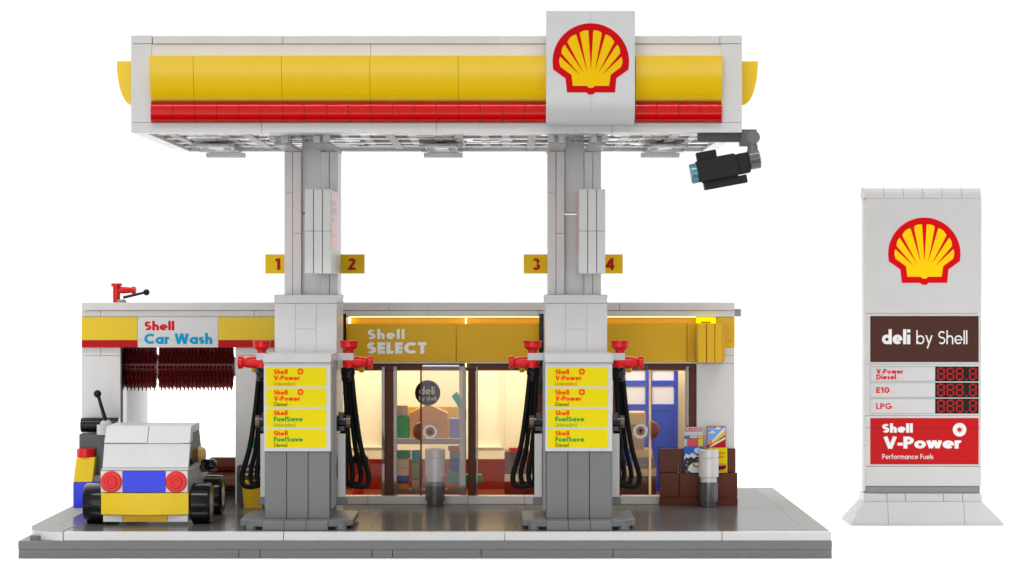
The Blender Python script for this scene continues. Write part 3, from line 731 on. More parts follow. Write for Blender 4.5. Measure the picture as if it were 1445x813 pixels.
# ================================================================== FUEL PUMPS
def make_pump(cx):
    r = thing('fuel_pump', '', 'fuel pump', (cx, 4, FZ), 'fuel pumps under the canopy')
    yp = 2.0
    def PXc(px): return px - 419.5 + (722.5 + (cx) * F / 112.0)      # photo column for this pump's panel plane
    zt0, zt1 = Z(637, yp), Z(500, yp)
    # foot
    z1 = FZ + .42
    m = MB().box(cx - 1.5, cx - .51, .9, 6.4, FZ, z1); m.box(cx - .495, cx + .495, .9, 6.4, FZ, z1); m.box(cx + .51, cx + 1.5, .9, 6.4, FZ, z1); ft = m.build('foot', MGREY, r, .02)
    for s in (-1, 1):
        P = [(cx + s * 1.51, 1.0), (cx + s * 2.0, 1.25), (cx + s * 2.6, 1.7), (cx + s * 2.6, 6.0), (cx + s * 1.51, 6.4)]
        if s < 0: P = P[::-1]
        o = MB().prism_z(P, FZ + .14, z1).build('foot_wing', MGREY, ft, .02)
        P2 = [(cx + s * 1.51, 1.4), (cx + s * 2.3, 1.9), (cx + s * 2.3, 5.9), (cx + s * 1.51, 6.2)]
        if s < 0: P2 = P2[::-1]
        MB().prism_z(P2, FZ, FZ + .14).build('foot_underside', DGREY, o, .0)
        MB().cyl((cx + s * 2.05, 1.5, FZ), .28, .3, (0, 0, 1), 20).build('foot_stud', MGREY, o, smooth=True)
    # grey lower body in three tiles
    m = MB()
    for k in range(3): m.box(cx - 1.5 + k + .012, cx - .5 + k - .012, 2.08, 6.4, z1, zt0)
    m.build('lower_body', MGREY, r, .02)
    # panel
    hw = 1.55
    m = MB().box(cx - hw, cx + hw, yp, 6.4, zt0, zt1 - .40); p = m.build('panel', CARW, r, .02)
    MB().box(cx - hw - .03, cx + hw + .03, yp - .10, 6.5, zt1 - .385, zt1).build('panel_cap', CARW, r, .03)
    px0, px1 = PXc(375.5), PXc(461)
    rows = [(519, 545.3, 'v', 'Unleaded'), (548, 574.4, 'v', 'Diesel'), (577, 603, 'f', 'Unleaded'), (605.6, 632, 'f', 'Diesel')]
    for a, b, kind, fuel in rows:
        d = decal('fuel_label', rrect(px0, a, px1, b, 2.6), yp, YELD, p, .006)
        tx = px0 + 11
        text('lettering', 'Shell', tx, a + 9.0, 6.4, yp - .008, TXO if kind == 'v' else TXO, d, .225, 19.5, .06)
        if kind == 'v':
            text('lettering', 'V-Power', tx, a + 17.6, 6.6, yp - .008, TXO, d, .225, 37, .05)
            o2 = MB()
            for q in strip(arcp(px0 + 48.5, a + 5.4, 3.2, 3.2, 0, 360)[:-1], 2.2, True): o2.add([(X(u, yp), yp - .02, Z(v, yp)) for u, v in q[::-1]], [(0, 1, 2, 3)])
            o2.build('ring_mark', TXO, d, 0)
        else: text('lettering', 'FuelSave', tx, a + 17.6, 6.6, yp - .008, TXG, d, .225, 41, .05)
        text('lettering', fuel, tx, a + 25.2, 5.4, yp - .008, {'vUnleaded': TXU, 'fUnleaded': TXL}.get(kind + fuel, TXD), d, .13, 30 if fuel == 'Unleaded' else 19)
    # stepped flanks and side boards
    for s in (-1, 1):
        for yy, xx, zz in ((2.9, 1.56, 8.6), (4.1, 1.60, 8.9)):
            MB().box(cx + s * 1.5, cx + s * (xx + .04), yy, yy + .5, 2.0, zz).build('flank_strip', LGREY, r, .02)
        bz0, bz1 = Z(702, 5), Z(612, 5)
        b = MB().box(cx + s * 1.65, cx + s * 2.02, 5.0, 5.4, bz0, bz1).build('side_board', CARW, r, .03)
        MB().box(cx + s * 1.5, cx + s * 2.10, 4.9, 5.5, bz0 - .36, bz0 - .01).build('board_foot', MGREY, b, .03)
        # holster
        hz = Z(596, 5)
        m = MB().cyl((cx + s * 1.55, 5.2, hz), .32, .5, (s, 0, 0), 18); m.box(cx + s * 1.6, cx + s * 2.0, 4.95, 5.5, hz - .42, hz - .12); m.box(cx + s * 1.7, cx + s * 1.95, 4.9, 5.3, hz + .1, hz + .48); m.build('holster', BLACK, r, .02)
        MB().cyl((cx + s * 2.06, 5.2, hz + .02), .31, .2, (s, 0, 0), 18).build('holster_rim', plastic('brown_clear_plastic', (.10, .07, .04), .15, .5), r, smooth=True)
        # tap
        yt = 6.4; xt = cx + s * 2.1; zk = Z(503.5, yt)
        br = MB().box(cx + s * 1.3, cx + s * 2.34, yt - .25, yt + .35, Z(508.5, yt), Z(498.2, yt)).build('tap_arm', CARW, r, .02)
        t = MB().lathe([(.22, 0), (.22, .12), (.30, .18), (.42, .30), (.42, .52), (.46, .54), (.46, .60), (.34, .60), (.30, .40), (1e-6, .36)], (xt, yt, Z(497.8, yt) - .02)).build('tap', REDT, r, smooth=True)
        MB().lathe([(.30, 0), (.30, .30), (.26, .38)], (xt, yt, Z(519, yt))).build('tap_stem', REDT, t, smooth=True)
        MB().lathe([(.27, 0), (.30, .25), (.25, .62), (.21, .74), (.31, .80), (.31, 1.0), (.2, 1.03), (.2, .9), (1e-6, .9)], (xt + s * .12, yt, Z(511.5, yt)), (s, 0, .0)).build('tap_spout', REDT, t, smooth=True)
        MB().lathe([(.29, 0), (.31, .1), (.31, .3), (.34, .34), (.34, .66)], (xt - s * .05, yt, Z(538, yt))).build('collar', BLACK, r, smooth=True)
        MB().lathe([(.22, 0), (.29, .1), (.29, .25), (.2, .30)], (xt + s * .35, yt + 1.6, Z(519, yt)), (s, 0, 0)).build('rear_spout', GOLD, t, smooth=True)  # gold colour stands in for warm reflected light on the rear spout
        # hoses: hang from the collar, loop and come back to the holster
        zc = Z(537, yt); zl = Z(687, yt)
        for j, (dx, yo, dz, rr) in enumerate(((.0, 0, 0, .105), (.30, .25, .12, .10), (.58, -.3, .22, .10))):
            xo = xt + s * (.14 - .16 * j)
            o_ = (.86, .62, .40)[j]; zb_ = zl + dz
            pts = [(xo, yt + yo * .3, zc + .15), (xo + s * .20 * o_, yt + yo * .5, zc - 1.5), (xo + s * .50 * o_, yt + yo, zc - 3.2), (xo + s * .88 * o_, yt + yo, zb_ + .75),
                   (xo + s * .93 * o_, yt + yo, zb_ + .28), (xo + s * .72 * o_, yt + yo - .1, zb_ + .03), (xo + s * .1 * o_, yt + yo - .3, zb_ + .06), (xo - s * .22, yt + yo - .5, zb_ + .30), (xo - s * .22, yt - .7, zb_ + 1.2), (xo - s * .12, 5.6, hz - 1.1), (cx + s * 1.9, 5.3, hz - .1)]
            MB().tube(pts, rr * 1.2).build('hose', HOSE, r, smooth=True)
    return r
p1 = make_pump(PX1)
p2 = dup(p1, (PX2 - PX1, 0, 0))
# hose connector knot on the right side of the first pump
kx = X(509, 7.5); kz = Z(648, 7.5)
MB().lathe([(.1, -.35), (.34, -.2), (.40, 0), (.34, .2), (.1, .35)], (kx, 7.2, kz), (.3, 0, 1)).build('hose_knot', HOSE, p1, smooth=True)
p1['label'] = 'fuel pump below the column with flags 1 and 2, nearer the car'
p2['label'] = 'fuel pump below the column with flags 3 and 4, nearer the magazine stand'

# ================================================================== BOLLARDS
def make_bollard(px, y, lab):
    cx = X(px, y); r = thing('bollard', lab, 'bollard', (cx, y, FZ), 'round bollards by the shop front')
    zt = Z(634, y); zj = Z(680, y); zn = Z(673, y)
    MB().lathe([(.38, 0), (.42, .02), (.42, .22), (.50, .24), (.50, zj - FZ)], (cx, y, FZ)).build('bollard_base', plastic('bollard_gunmetal', (.05, .051, .053), .16, .7), r, smooth=True)
    MB().lathe([(.43, zj - FZ), (.43, zn - FZ), (.51, zn - FZ + .02), (.51, Z(646, y) - FZ - .03), (.48, Z(646, y) - FZ), (.51, Z(646, y) - FZ + .03), (.51, zt - FZ - .04), (.47, zt - FZ), (1e-6, zt - FZ)], (cx, y, FZ))  .build('bollard_post', plastic('bollard_white', (.56, .55, .54), .16, .55), r, smooth=True)
    return r
b1 = make_bollard(1000, 13.1, 'white and dark grey bollard in front of the brown magazine stand')
b2 = dup(b1, (X(614, 13.5) - X(1000, 13.1), .4, 0)); b2['label'] = 'white and dark grey bollard by the glass shop door'

# ================================================================== MAGAZINE STAND
ms = thing('magazine_stand', 'dark brown two-step stand of blocks against the right end wall of the shop', 'stand', (X(986, 13.9), 14, FZ))
yk = 13.75
m = MB(); row(m, yk, 14.15, Z(702, yk), Z(667.5, yk), [X(931, yk), X(958.5, yk), X(1000, yk), X(1041, yk)], .01); m.build('lower_step', BROWN, ms, .03)
m = MB().box(X(931, yk), X(1041, yk), yk, 14.15, FZ, Z(702, yk) - .012); m.build('plinth', BROWN, ms, .02)
yk2 = 13.98
m = MB(); row(m, yk2, 14.16, Z(667, yk2) + .01, Z(633, yk2), [X(929.5, yk2), X(957.5, yk2), X(1010, yk2), X(1038.5, yk2)], .01); m.build('upper_step', BROWN, ms, .03)
def magazine(px0, py0, px1, py1, y, lab):
    r = thing('magazine', lab, 'magazine', (X((px0 + px1) / 2, y), y, Z(py1, y)), 'magazines on the stand')
    return r
def board(root, px0, py0, px1, py1, y, mat): return MB().pbox(px0, py0, px1, py1, y, y + .06).build('cover', mat, root, .008)
# block-pattern cover
yA = 13.82
a = magazine(965.5, 602.5, 991.8, 630, yA, 'magazine with red header and coloured block cover, upper left on the stand')
c = board(a, 965.5, 602.5, 991.8, 631, yA, CARW)
decal('print_header', rect(966.5, 604, 990, 608.8), yA, REDD, c); text('lettering', 'FM STATION', 967.6, 608, 3.2, yA - .008, TXW, c, .2, 21)
decal('print_block', rect(965.7, 615.4, 973.4, 618.4), yA, PBLUE, c); decal('print_block', rect(969.4, 619, 984.4, 630.6), yA, RED, c); decal('print_block', rect(985, 615.2, 991.6, 630.6), yA, YEL, c)
for q in (rect(965.6, 618.4, 991.6, 619), rect(984.4, 615, 985, 630.6), rect(965.6, 614.8, 991.6, 615.2)): decal('print_line', q, yA, BLACKM, c, .012)
# striped cover
b = magazine(997, 602, 1024, 632, yA, 'magazine with diagonal yellow and red stripes, upper right on the stand')
c = board(b, 997.2, 601.8, 1024, 632, yA, REDD)
decal('print_sky', [(998.4, 603), (1023, 603), (1000, 627), (998.4, 629)], yA, SKYB, c)
decal('print_stripe', [(1022, 603.2), (1023.4, 603.2), (1023.4, 607.5), (1003, 626), (1000, 627)], yA, TXW, c, .011)
decal('print_stripe', [(1023.4, 607.8), (1023.4, 613.5), (1006.5, 626), (1003.4, 626)], yA, YEL, c, .011)
decal('print_stripe', [(1023.4, 616.5), (1023.4, 619.8), (1003, 631), (1001, 630)], yA, TXW, c, .011)
decal('print_sun', [(1002.4 + 2.6 * math.cos(t * .4), 624 + 3.4 * math.sin(t * .4)) for t in range(16)], yA, ORANGE, c, .013)
for x0, y0, w in ((1000, 609.5, 9), (1008, 604, 9)):
    pts = []
    for (u, v, rr) in ((.2, .1, .2), (.5, -.12, .28), (.8, .1, .2)):
        pts += [(x0 + (u + rr * math.cos(PI - PI * i / 6)) * w, y0 + (v - rr * .8 * math.sin(PI * i / 6)) * w * .7) for i in range(7)]
    decal('print_cloud', pts + [(x0 + w, y0 + 2), (x0, y0 + 2)], yA, TXW, c, .011)
# coffee cover
yC = 13.68
d = magazine(965, 630, 992, 668, yC, 'magazine showing a coffee cup under snowy mountains, lower left')
c = board(d, 965, 630.4, 992, 667.4, yC, PBLUE)
decal('print_mountain', [(965.4, 645), (968, 640), (972, 642.5), (977, 639), (982, 642), (987, 645), (991.6, 641.5), (991.6, 667), (965.4, 667)], yC, TXW, c)
decal('print_night', [(965.4, 650), (968, 645), (971, 647), (975, 644.5), (979, 647), (984, 644), (988, 647), (991.6, 645.5), (991.6, 667), (965.4, 667)], yC, plastic('print_night', (.01, .01, .016), .4, .25), c, .011)
decal('print_moon', [(984.5 + 5.2 * math.cos(t * PI / 9), 635.8 + 4.2 * math.sin(t * PI / 9)) for t in range(18)], yC, plastic('print_pale_blue', (.45, .6, .8), .4, .25), c, .011)
decal('print_cup', [(970, 663), (974, 656), (978, 653), (987, 652), (991.6, 655), (991.6, 667), (976, 667)], yC, TXW, c, .014)
decal('print_coffee', [(983.5 + 6.2 * math.cos(t * PI / 10), 656 + 3.8 * math.sin(t * PI / 10)) for t in range(20)], yC, plastic('print_coffee', (.35, .12, .03), .4, .25), c, .017)
decal('print_foam', [(983.8 + 4.2 * math.cos(t * PI / 10), 655 + 2.4 * math.sin(t * PI / 10)) for t in range(20)], yC, TXW, c, .020)
for u, v in ((970, 652), (968.5, 656), (971, 658), (984.5, 649)): decal('print_star', disc(u, v, .8, 8), yC, TXW, c, .014)
decal('print_biscuit', disc(969.5, 666 - .6, 2.4, 12)[0:12], yC, RBROWN, c, .020)
# yellow cover
e = magazine(999, 631.5, 1026.5, 668, yC, 'yellow magazine with dark and orange print, lower right on the stand behind the bollard')
c = board(e, 999, 631.8, 1026.3, 667.4, yC, YELD)
text('lettering', 'CITIAOL', 1010, 640.6, 3.0, yC, TXO, c, .22, 13); text('lettering', 'AIDA', 1012, 646, 3.0, yC, TXO, c, .22, 10)
decal('print_car', [(1014, 655), (1018, 653.5), (1025, 654), (1025, 658), (1014, 659)], yC, ORANGE, c); decal('print_shadow', [(1013, 658), (1025, 656.5), (1024, 662), (1016, 664), (1013, 663)], yC, BLACKM, c, .011)
decal('print_flame', [(1016, 664), (1018, 661.5), (1020, 664), (1022.5, 661), (1025.5, 665), (1025.5, 667), (1016, 667)], yC, ORANGE, c, .014)

# ================================================================== CAR
yc0 = 3.3                                            # rear face
car = thing('toy_car', 'small white hatchback parked tail towards the viewer with blue plate and yellow bumper', 'car', (X(206, yc0), 6.5, FZ))
def cb(px0, py0, px1, py1, y0, y1, name, mat, bevel=.03, parent=car): return MB().pbox(px0, py0, px1, py1, y0, y1).build(name, mat, parent, bevel)
body_l, body_r = X(146, yc0), X(265, yc0)
cb(145.5, 664.4, 265, 695, yc0 + .02, 10.4, 'body', CARW)
cb(145.5, 727, 173, 736.5, yc0, 5.0, 'valance', CARW, .015); cb(236.5, 727, 265, 736.5, yc0, 5.0, 'valance', CARW, .015); cb(173.4, 727, 236.1, 736.5, yc0 - .01, 5.0, 'valance', GOLD, .015)
cb(150, 695, 262, 727, yc0 + .2, 10.2, 'chassis', DGREY)
# bumper, bowed
P = []
bl, brr = X(142.8, yc0), X(265.8, yc0)
P = [(bl, yc0 + .5), (brr, yc0 + .5)][::-1]
prof = [(bl + (brr - bl) * i / 14, yc0 - .02 - .24 * math.sin(PI * i / 14)) for i in range(15)]
m = MB().prism_z([(p[0], p[1]) for p in prof] + [(brr, yc0 + .5), (bl, yc0 + .5)], Z(726, yc0), Z(695.6, yc0)); m.build('bumper', YEL, car, smooth=True)
# hatch
def face4(name, bot, top, y0, y1, mat, th=.35):
    (bx0, bx1_, bz), (tx0, tx1, tz) = bot, top
    lo = [(bx0, y0, bz), (bx1_, y0, bz), (bx1_, y0 + th, bz), (bx0, y0 + th, bz)]
    hi = [(tx0, y1, tz), (tx1, y1, tz), (tx1, y1 + th, tz), (tx0, y1 + th, tz)]
    return MB().hull8(lo, hi).build(name, mat, car, .03)
yh = yc0; zh0 = Z(664, yh); zh1 = Z(660.5, yh)
cb(144, 660.6, 266, 664.2, yh - .05, yh + .6, 'hatch_sill', CARW, .02)
zt_ = Z(626, yh + .7); k = yh + .7
face4('rear_hatch', (X(144.5, yh), X(265.8, yh), zh1 + .01), (X(147.2, k), X(268.5, k), zt_), yh, k, CARW)
k2 = yh + 1.1
for u0, u1, v0, v1 in ((147.0, 207.6, 150.5, 210.4), (208.0, 268.3, 210.8, 270.5)):
    MB().hull8([(X(u0, k), k - .06, zt_ + .03), (X(u1, k), k - .06, zt_ + .03), (X(u1, k), k + .8, zt_ + .03), (X(u0, k), k + .8, zt_ + .03)],
               [(X(v0, k2), k2, Z(601, k2)), (X(v1, k2), k2, Z(601, k2)), (X(v1, k2), k2 + .6, Z(601, k2)), (X(v0, k2), k2 + .6, Z(601, k2))]).build('roof_spoiler', CARW, car, .03)
MB().box(X(150.6, k2), X(270.8, k2), k2 + .3, k2 + 2.9, Z(611, k2), Z(600.8, k2)).build('roof', CARW, car, .03)
# side glass and pillars on both sides
for s, px in ((1, 264.5), (-1, 149.5)):
    xw = X(px, yh + 1.2)
    P = [(yh + .75, zh0 + .05), (yh + 1.5, Z(604, k2)), (yh + 5.2, Z(604, k2)), (yh + 6.6, zh0 + .05)]
    m = MB(); x1 = xw + s * .02
    m.prism_x(P if True else P, min(xw - s * .2, x1), max(xw - s * .2, x1)); m.build('side_window', glass('dark_car_glass', (.25, .25, .25), .35, (.02, .02, .02), .25) if 'dark_car_glass' not in MATS else MATS['dark_car_glass'], car, 0)
    m = MB().box(xw - s * .15, xw + s * .12, yh + .5, 10.4, zh0 - .1, zh0 + .06); m.build('sill_rail', LGREY, car, .02)
    cols = plastic('car_orange_yellow', (.62, .34, .01), .2, .5, .03)
    MB().box(xw - s * .3, xw + s * .16, yh + 2.2, 9.8, Z(694, 6) - .0, zh0 - .12).build('side_panel', cols, car, .03)
    for yw in (4.0 if True else 0, 8.7):
        xo = X(298.5, 4.0) if s > 0 else X(118.5, 4.0)
        wx = xo - s * .95; zw = FZ + .95
        ty = MB().lathe([(.6, .02), (.86, .0), (.95, .06), (.95, .80), (.88, .92), (.62, .92), (.6, .80)], (wx, yw + .3, zw), (s, 0, 0), 36).build('wheel', BLACK, car, smooth=True)
        MB().lathe([(.6, .78), (.58, .90), (.40, .84), (.18, .96), (1e-6, .98)], (wx, yw + .3, zw), (s, 0, 0), 28).build('rim', plastic('rim_grey', (.30, .30, .31), .2, .7), ty, smooth=True)
    xm_ = X(293, 8.6) if s > 0 else X(128, 9.2)
# mirrors
ym = 7.6
m = MB().box(X(283, ym), X(305, ym), ym, ym + .4, Z(666, ym), Z(651, ym)); m.box(X(266, ym), X(284, ym), ym + .1, ym + .3, Z(663, ym), Z(657, ym)); m.box(X(284, ym), X(302, ym), ym + .05, ym + .4, Z(651, ym), Z(648.5, ym)); o = m.build('side_mirror', BLACK, car, .06)
MB().lathe([(.26, 0), (.2, .03), (.18, .0), (.08, .03)], (X(296, ym), ym - .001, Z(657, ym)), (0, -1, 0)).build('mirror_stud', BLACK, o, smooth=True)
# dark roof lining patch behind and seat head
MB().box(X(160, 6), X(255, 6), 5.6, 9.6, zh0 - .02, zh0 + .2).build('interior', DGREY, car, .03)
# tail lights and plate
for px in (157.3, 248.8):
    c = (X(px, yc0), yc0 + .02, Z(680, yc0))
    cb(px - 15.2 if px < 200 else 233.6, 664.6, 172.6 if px < 200 else px + 16, 695, yc0 - .02, yc0 + .3, 'light_block', plastic('pale_pink_clear', (.60, .52, .52), .2, .5), .02)
    t = MB().lathe([(.50, 0), (.50, .14), (.46, .18), (.30, .18), (.27, .25), (.17, .25), (.15, .20), (1e-6, .20)], c, (0, -1, 0), 32).build('tail_light', REDT, car, smooth=True)
cb(173.2, 665, 233.2, 695.2, yc0 - .06, yc0 + .3, 'plate_panel', BLUE, .015)
driver = tag(MB().lathe([(1e-6, 0), (.30, .02), (.42, .22), (.44, .5), (.40, .72), (.2, .84), (1e-6, .86)], (X(278.5, 8.6), 8.6, Z(654, 8.6)), (0, 0, 1)).build('round_lamp', plastic('tan_yellow_plastic', (.66, .40, .12), .3, .4), None, smooth=True), 'rounded tan yellow knob just showing past the right side of the car', 'knob')

# ================================================================== LEFT EDGE: AIR STATION
av = thing('vacuum_station', 'black and dark grey vacuum unit with a ball-ended lever behind the car', 'vacuum unit', (X(130, 12.9), 13.5, FZ))
ya = 13.0
MB().cyl((X(112.3, ya), ya + .5, Z(600.3, ya)), .37, X(166, ya) - X(112.3, ya), (1, 0, 0), 26).build('drum', BLACK, av, smooth=True)
MB().pbox(111.5, 612.4, 150, 706, ya, ya + 1.0).build('cabinet', plastic('charcoal_plastic', (.045, .05, .052), .3, .4), av, .03)
m = MB().cyl((X(148.5, ya), ya - .05, Z(613, ya)), .42, .5, (0, 0, 1), 24); m.ball((X(150, ya), ya + .0, Z(601, ya)), .34); m.box(X(152, ya), X(170, ya), ya, ya + .6, Z(612, ya), Z(598.5, ya)); m.build('joint', CARW, av, smooth=True)
m = MB().rod((X(149.5, ya), ya - .1, Z(594, ya)), (X(139, ya), ya - .1, Z(558, ya)), .11, r2=.085); m.ball((X(138, ya), ya - .1, Z(555.8, ya)), .2); m.build('lever', BLACK, av, smooth=True)
ab = thing('air_box', 'blue box with sloped yellow top and red cap at the left edge', 'box', (X(118, 12.2), 12.4, FZ))
yb_ = 12.2
MB().box(X(103, yb_), X(143, yb_), yb_, yb_ + 1.0, FZ, Z(680.6, yb_)).build('cabinet', BLUE, ab, .025)
k = Z(680.4, yb_); k1 = Z(645.5, yb_ + .15)
MB().hull8([(X(103.2, yb_), yb_ - .02, k), (X(130.5, yb_), yb_ - .02, k), (X(130.5, yb_), yb_ + .9, k), (X(103.2, yb_), yb_ + .9, k)],
           [(X(106.8, yb_), yb_ + .15, k1), (X(133.6, yb_), yb_ + .15, k1), (X(133.6, yb_), yb_ + .9, k1), (X(106.8, yb_), yb_ + .9, k1)]).build('sloped_top', YEL, ab, .03)
MB().pbox(131, 671, 146, 680.4, yb_ + .1, yb_ + .9).build('grey_plate', MGREY, ab, .02)
MB().lathe([(.44, 0), (.46, .02), (.46, .40), (.43, .43), (1e-6, .43)], (X(121, yb_ + .5), yb_ + .5, k1)).build('red_cap', REDT, ab, smooth=True)

# behind the car: brown planter blocks, bucket, dark case
bc = thing('brown_bench', 'reddish brown low block bench at the far end of the car wash tunnel', 'bench', (X(318, 19), 19, FZ))
yy = 19.0
MB().pbox(296, 646, 360, 659, yy + .4, yy + 1.4).build('bench_back', RBROWN, bc, .03)
MB().pbox(296, 659.2, 360, 664, yy + .3, yy + 1.4).build('bench_trim', WBROWN, bc, .03)
MB().cyl((X(288, yy), yy + .6, Z(678, yy)), .42, 2.9, (1, 0, 0), 24).build('bench_roll', plastic('sienna_plastic', (.20, .07, .04), .3, .4), bc, smooth=True)
MB().box(X(290, yy), X(360, yy), yy + .2, yy + 1.4, FZ, Z(694, yy)).build('bench_base', BLACKM, bc, .03)
MB().box(X(290, yy), X(360, yy), yy + .8, yy + 1.38, Z(694, yy), Z(650, yy)).build('bench_core', BROWN, bc, .03)
bk = thing('bucket', 'yellow bucket standing beside the left pump', 'bucket', (X(356, 12.2), 12.2, FZ))
yk_ = 12.6; cx = X(357, yk_)
MB().lathe([(.46, 0), (.56, 1.2), (.62, 1.22), (.62, 1.34), (.54, 1.34), (.44, .15), (1e-6, .15)], (cx, yk_, FZ)).build('bucket_body', GOLD, bk, smooth=True)
MB().tube([(cx - .6, yk_, FZ + 1.25), (cx - .5, yk_ - .35, FZ + 1.6), (cx, yk_ - .5, FZ + 1.72), (cx + .5, yk_ - .35, FZ + 1.6), (cx + .6, yk_, FZ + 1.25)], .05).build('bucket_handle', YEL, bk, smooth=True)
cs = thing('dark_case', 'dark grey case with a carrying handle behind the yellow bucket', 'case', (X(352, 13.6), 13.6, FZ))
MB().pbox(334, 665, 374, 711, 13.5, 14.1).build('case_body', plastic('case_grey', (.05, .045, .042), .35, .4), cs, .05)
MB().tube([(X(336.5, 13.6), 13.7, Z(690, 13.6)), (X(336.5, 13.6), 13.7, Z(662, 13.6)), (X(339, 13.6), 13.7, Z(658.5, 13.6)), (X(372, 13.6), 13.7, Z(658.5, 13.6))], .09).build('case_handle', DGREY, cs, smooth=True)
tg = tag(MB().lathe([(.18, 0), (.26, .06), (.26, .22), (.18, .28), (.18, .36), (.26, .42), (.26, .5)], (X(360, 13.7), 13.7, Z(632, 13.7))).rod((X(350, 13.7), 13.7, Z(628, 13.7)), (X(372, 13.7), 13.7, Z(624, 13.7)), .13).build('green_valve', GREEN, None, smooth=True), 'small green valve behind the hoses left of the first pump', 'valve')

# ================================================================== SECURITY CAMERA
yv = 1.3
sv = thing('security_camera', 'black camera with a teal lens hanging from the right end of the canopy', 'camera', (X(1030, yv), yv, zB))
MB().pbox(985, 187.6, 1046, 200.3, yv, yv + .5).build('arm', DGREY, sv, .02)
MB().pbox(1045, 182.5, 1068, 206, yv - .1, yv + .7).build('arm_block', plastic('bracket_grey', (.085, .087, .09), .35, .4), sv, .03)
MB().cyl((X(1063, yv), yv - .12, Z(194, yv)), .30, .8, (0, 1, 0), 24).build('pivot', plastic('pivot_grey', (.12, .122, .125), .25, .5), sv, smooth=True)
kk = (yv - CAMY) / F
ctr = Vector((X(1023, yv), yv, Z(236, yv))); ang = math.radians(10.5)
def cl_(u, v): return (ctr.x + (u * math.cos(ang) - v * math.sin(ang)) * kk, ctr.z + (u * math.sin(ang) + v * math.cos(ang)) * kk)
def obox(u0, u1, v0, v1, y0, y1, name, mat, parent=sv, bevel=.03):
    q = [cl_(u0, v0), cl_(u1, v0), cl_(u1, v1), cl_(u0, v1)]
    return MB().prism_y(q, y0, y1).build(name, mat, parent, bevel)
obox(-40, 17, -14.5, 15, yv - .5, yv + .5, 'camera_body', BLACKM)
obox(14, 34, -13.5, 13.5, yv - .4, yv + .4, 'camera_core', BLACK)
obox(-36, 16, -17, 17, yv - .2, yv + .2, 'camera_core', BLACK)
obox(18.4, 33, -14, 15, yv - .45, yv + .45, 'camera_rear', BLACKM)
obox(-37, -9, 15.3, 27, yv - .3, yv + .3, 'top_block', BLACKM)
obox(-34, 27, -27, -15.6, yv - .35, yv + .35, 'lower_rail', BLACKM)
def ocyl(u0, u1, v, r, name, mat, prof=None):
    a = cl_(u0, v); b = cl_(u1, v); A = Vector((a[0], yv, a[1])); B = Vector((b[0], yv, b[1]))
    return MB().lathe(prof or [(r * .9, 0), (r, .05), (r, (B - A).length)], A, B - A, 28).build(name, mat, sv, smooth=True)
ocyl(-50, -40, -1, .46, 'lens', LENS)
ocyl(34, 52, 4, .48, 'swivel', plastic('swivel_grey', (.10, .102, .105), .2, .5), [(.40, 0), (.48, .06), (.48, .5), (.38, .55), (.3, .55), (.3, .4), (1e-6, .4)])
m = MB().cyl((X(1062, yv), yv, Z(212, yv)), .24, .24, (0, 0, 1), 20); m.build('hinge', plastic('pivot_grey', (.12, .12, .12)), sv, smooth=True)

# ================================================================== PRICE SIGN
YT = 16.2
ts = thing('price_sign', 'tall white price totem with red shell emblem standing apart on the right', 'sign', (X(1303, YT), 17, 0))
tx0, tx1 = X(1222.5, YT), X(1385, YT)
def tb(px0, py0, px1, py1, y0, y1, name, mat, bevel=.015, parent=ts): return MB().pbox(px0, py0, px1, py1, y0, y1).build(name, mat, parent, bevel)
tb(1222.5, 280, 1385, 442.4, YT, YT + .4, 'upper_panel', WHITE, .012)
up = ts.children[0]
emblem(1304.3, 354.6, 102.5, YT, up)
MB().box(tx0 + .12, tx1 - .1, YT + .41, YT + 1.5, Z(696, YT), Z(276, YT)).build('core', WHITE, ts, .02)
m = MB(); row_y = [Z(695, YT), Z(630, YT), Z(480, YT), Z(370, YT), Z(280, YT)]
for a, b in zip(row_y[:-1], row_y[1:]): m.box(tx0 - .02, tx0 + .11, YT + .41, YT + 1.5, a + .01, b - .01)
m.build('side_tile', WHITE, ts, .015)
zc0, zc1 = Z(280, YT) + .01, Z(264, YT)
CP = [(YT, zc0), (YT + .02, zc0 + (zc1 - zc0) * .45), (YT + .1, zc0 + (zc1 - zc0) * .75), (YT + .25, zc1 - .02), (YT + .4, zc1), (YT + 1.1, zc1), (YT + 1.25, zc1 - .02), (YT + 1.4, zc0 + (zc1 - zc0) * .75), (YT + 1.5, zc0)][::-1]
xa, xb = X(1220, YT), X(1384.5, YT)
for i in range(6): MB().prism_x(CP, xa + (xb - xa) * i / 6 + .008, xa + (xb - xa) * (i + 1) / 6 - .008).build('cap_tile', WHITE, ts, smooth=True)
dp = tb(1222.5, 442.8, 1385, 513.6, YT, YT + .4, 'middle_panel', WHITE)
d = decal('brown_print', rect(1228, 446, 1381, 511), YT, DELI, dp)
text('lettering', 'deli', 1244.5, 485.8, 20, YT - .008, TXW, d, .225, 40, .05)
text('lettering', 'by Shell', 1293, 485.8, 18.6, YT - .008, TXW, d, .115, 72, .09)
pp = tb(1222.5, 514, 1385, 586.4, YT, YT + .4, 'price_panel', WHITE)
GL = plastic('grey_rule', (.28, .28, .28), .4, .2)
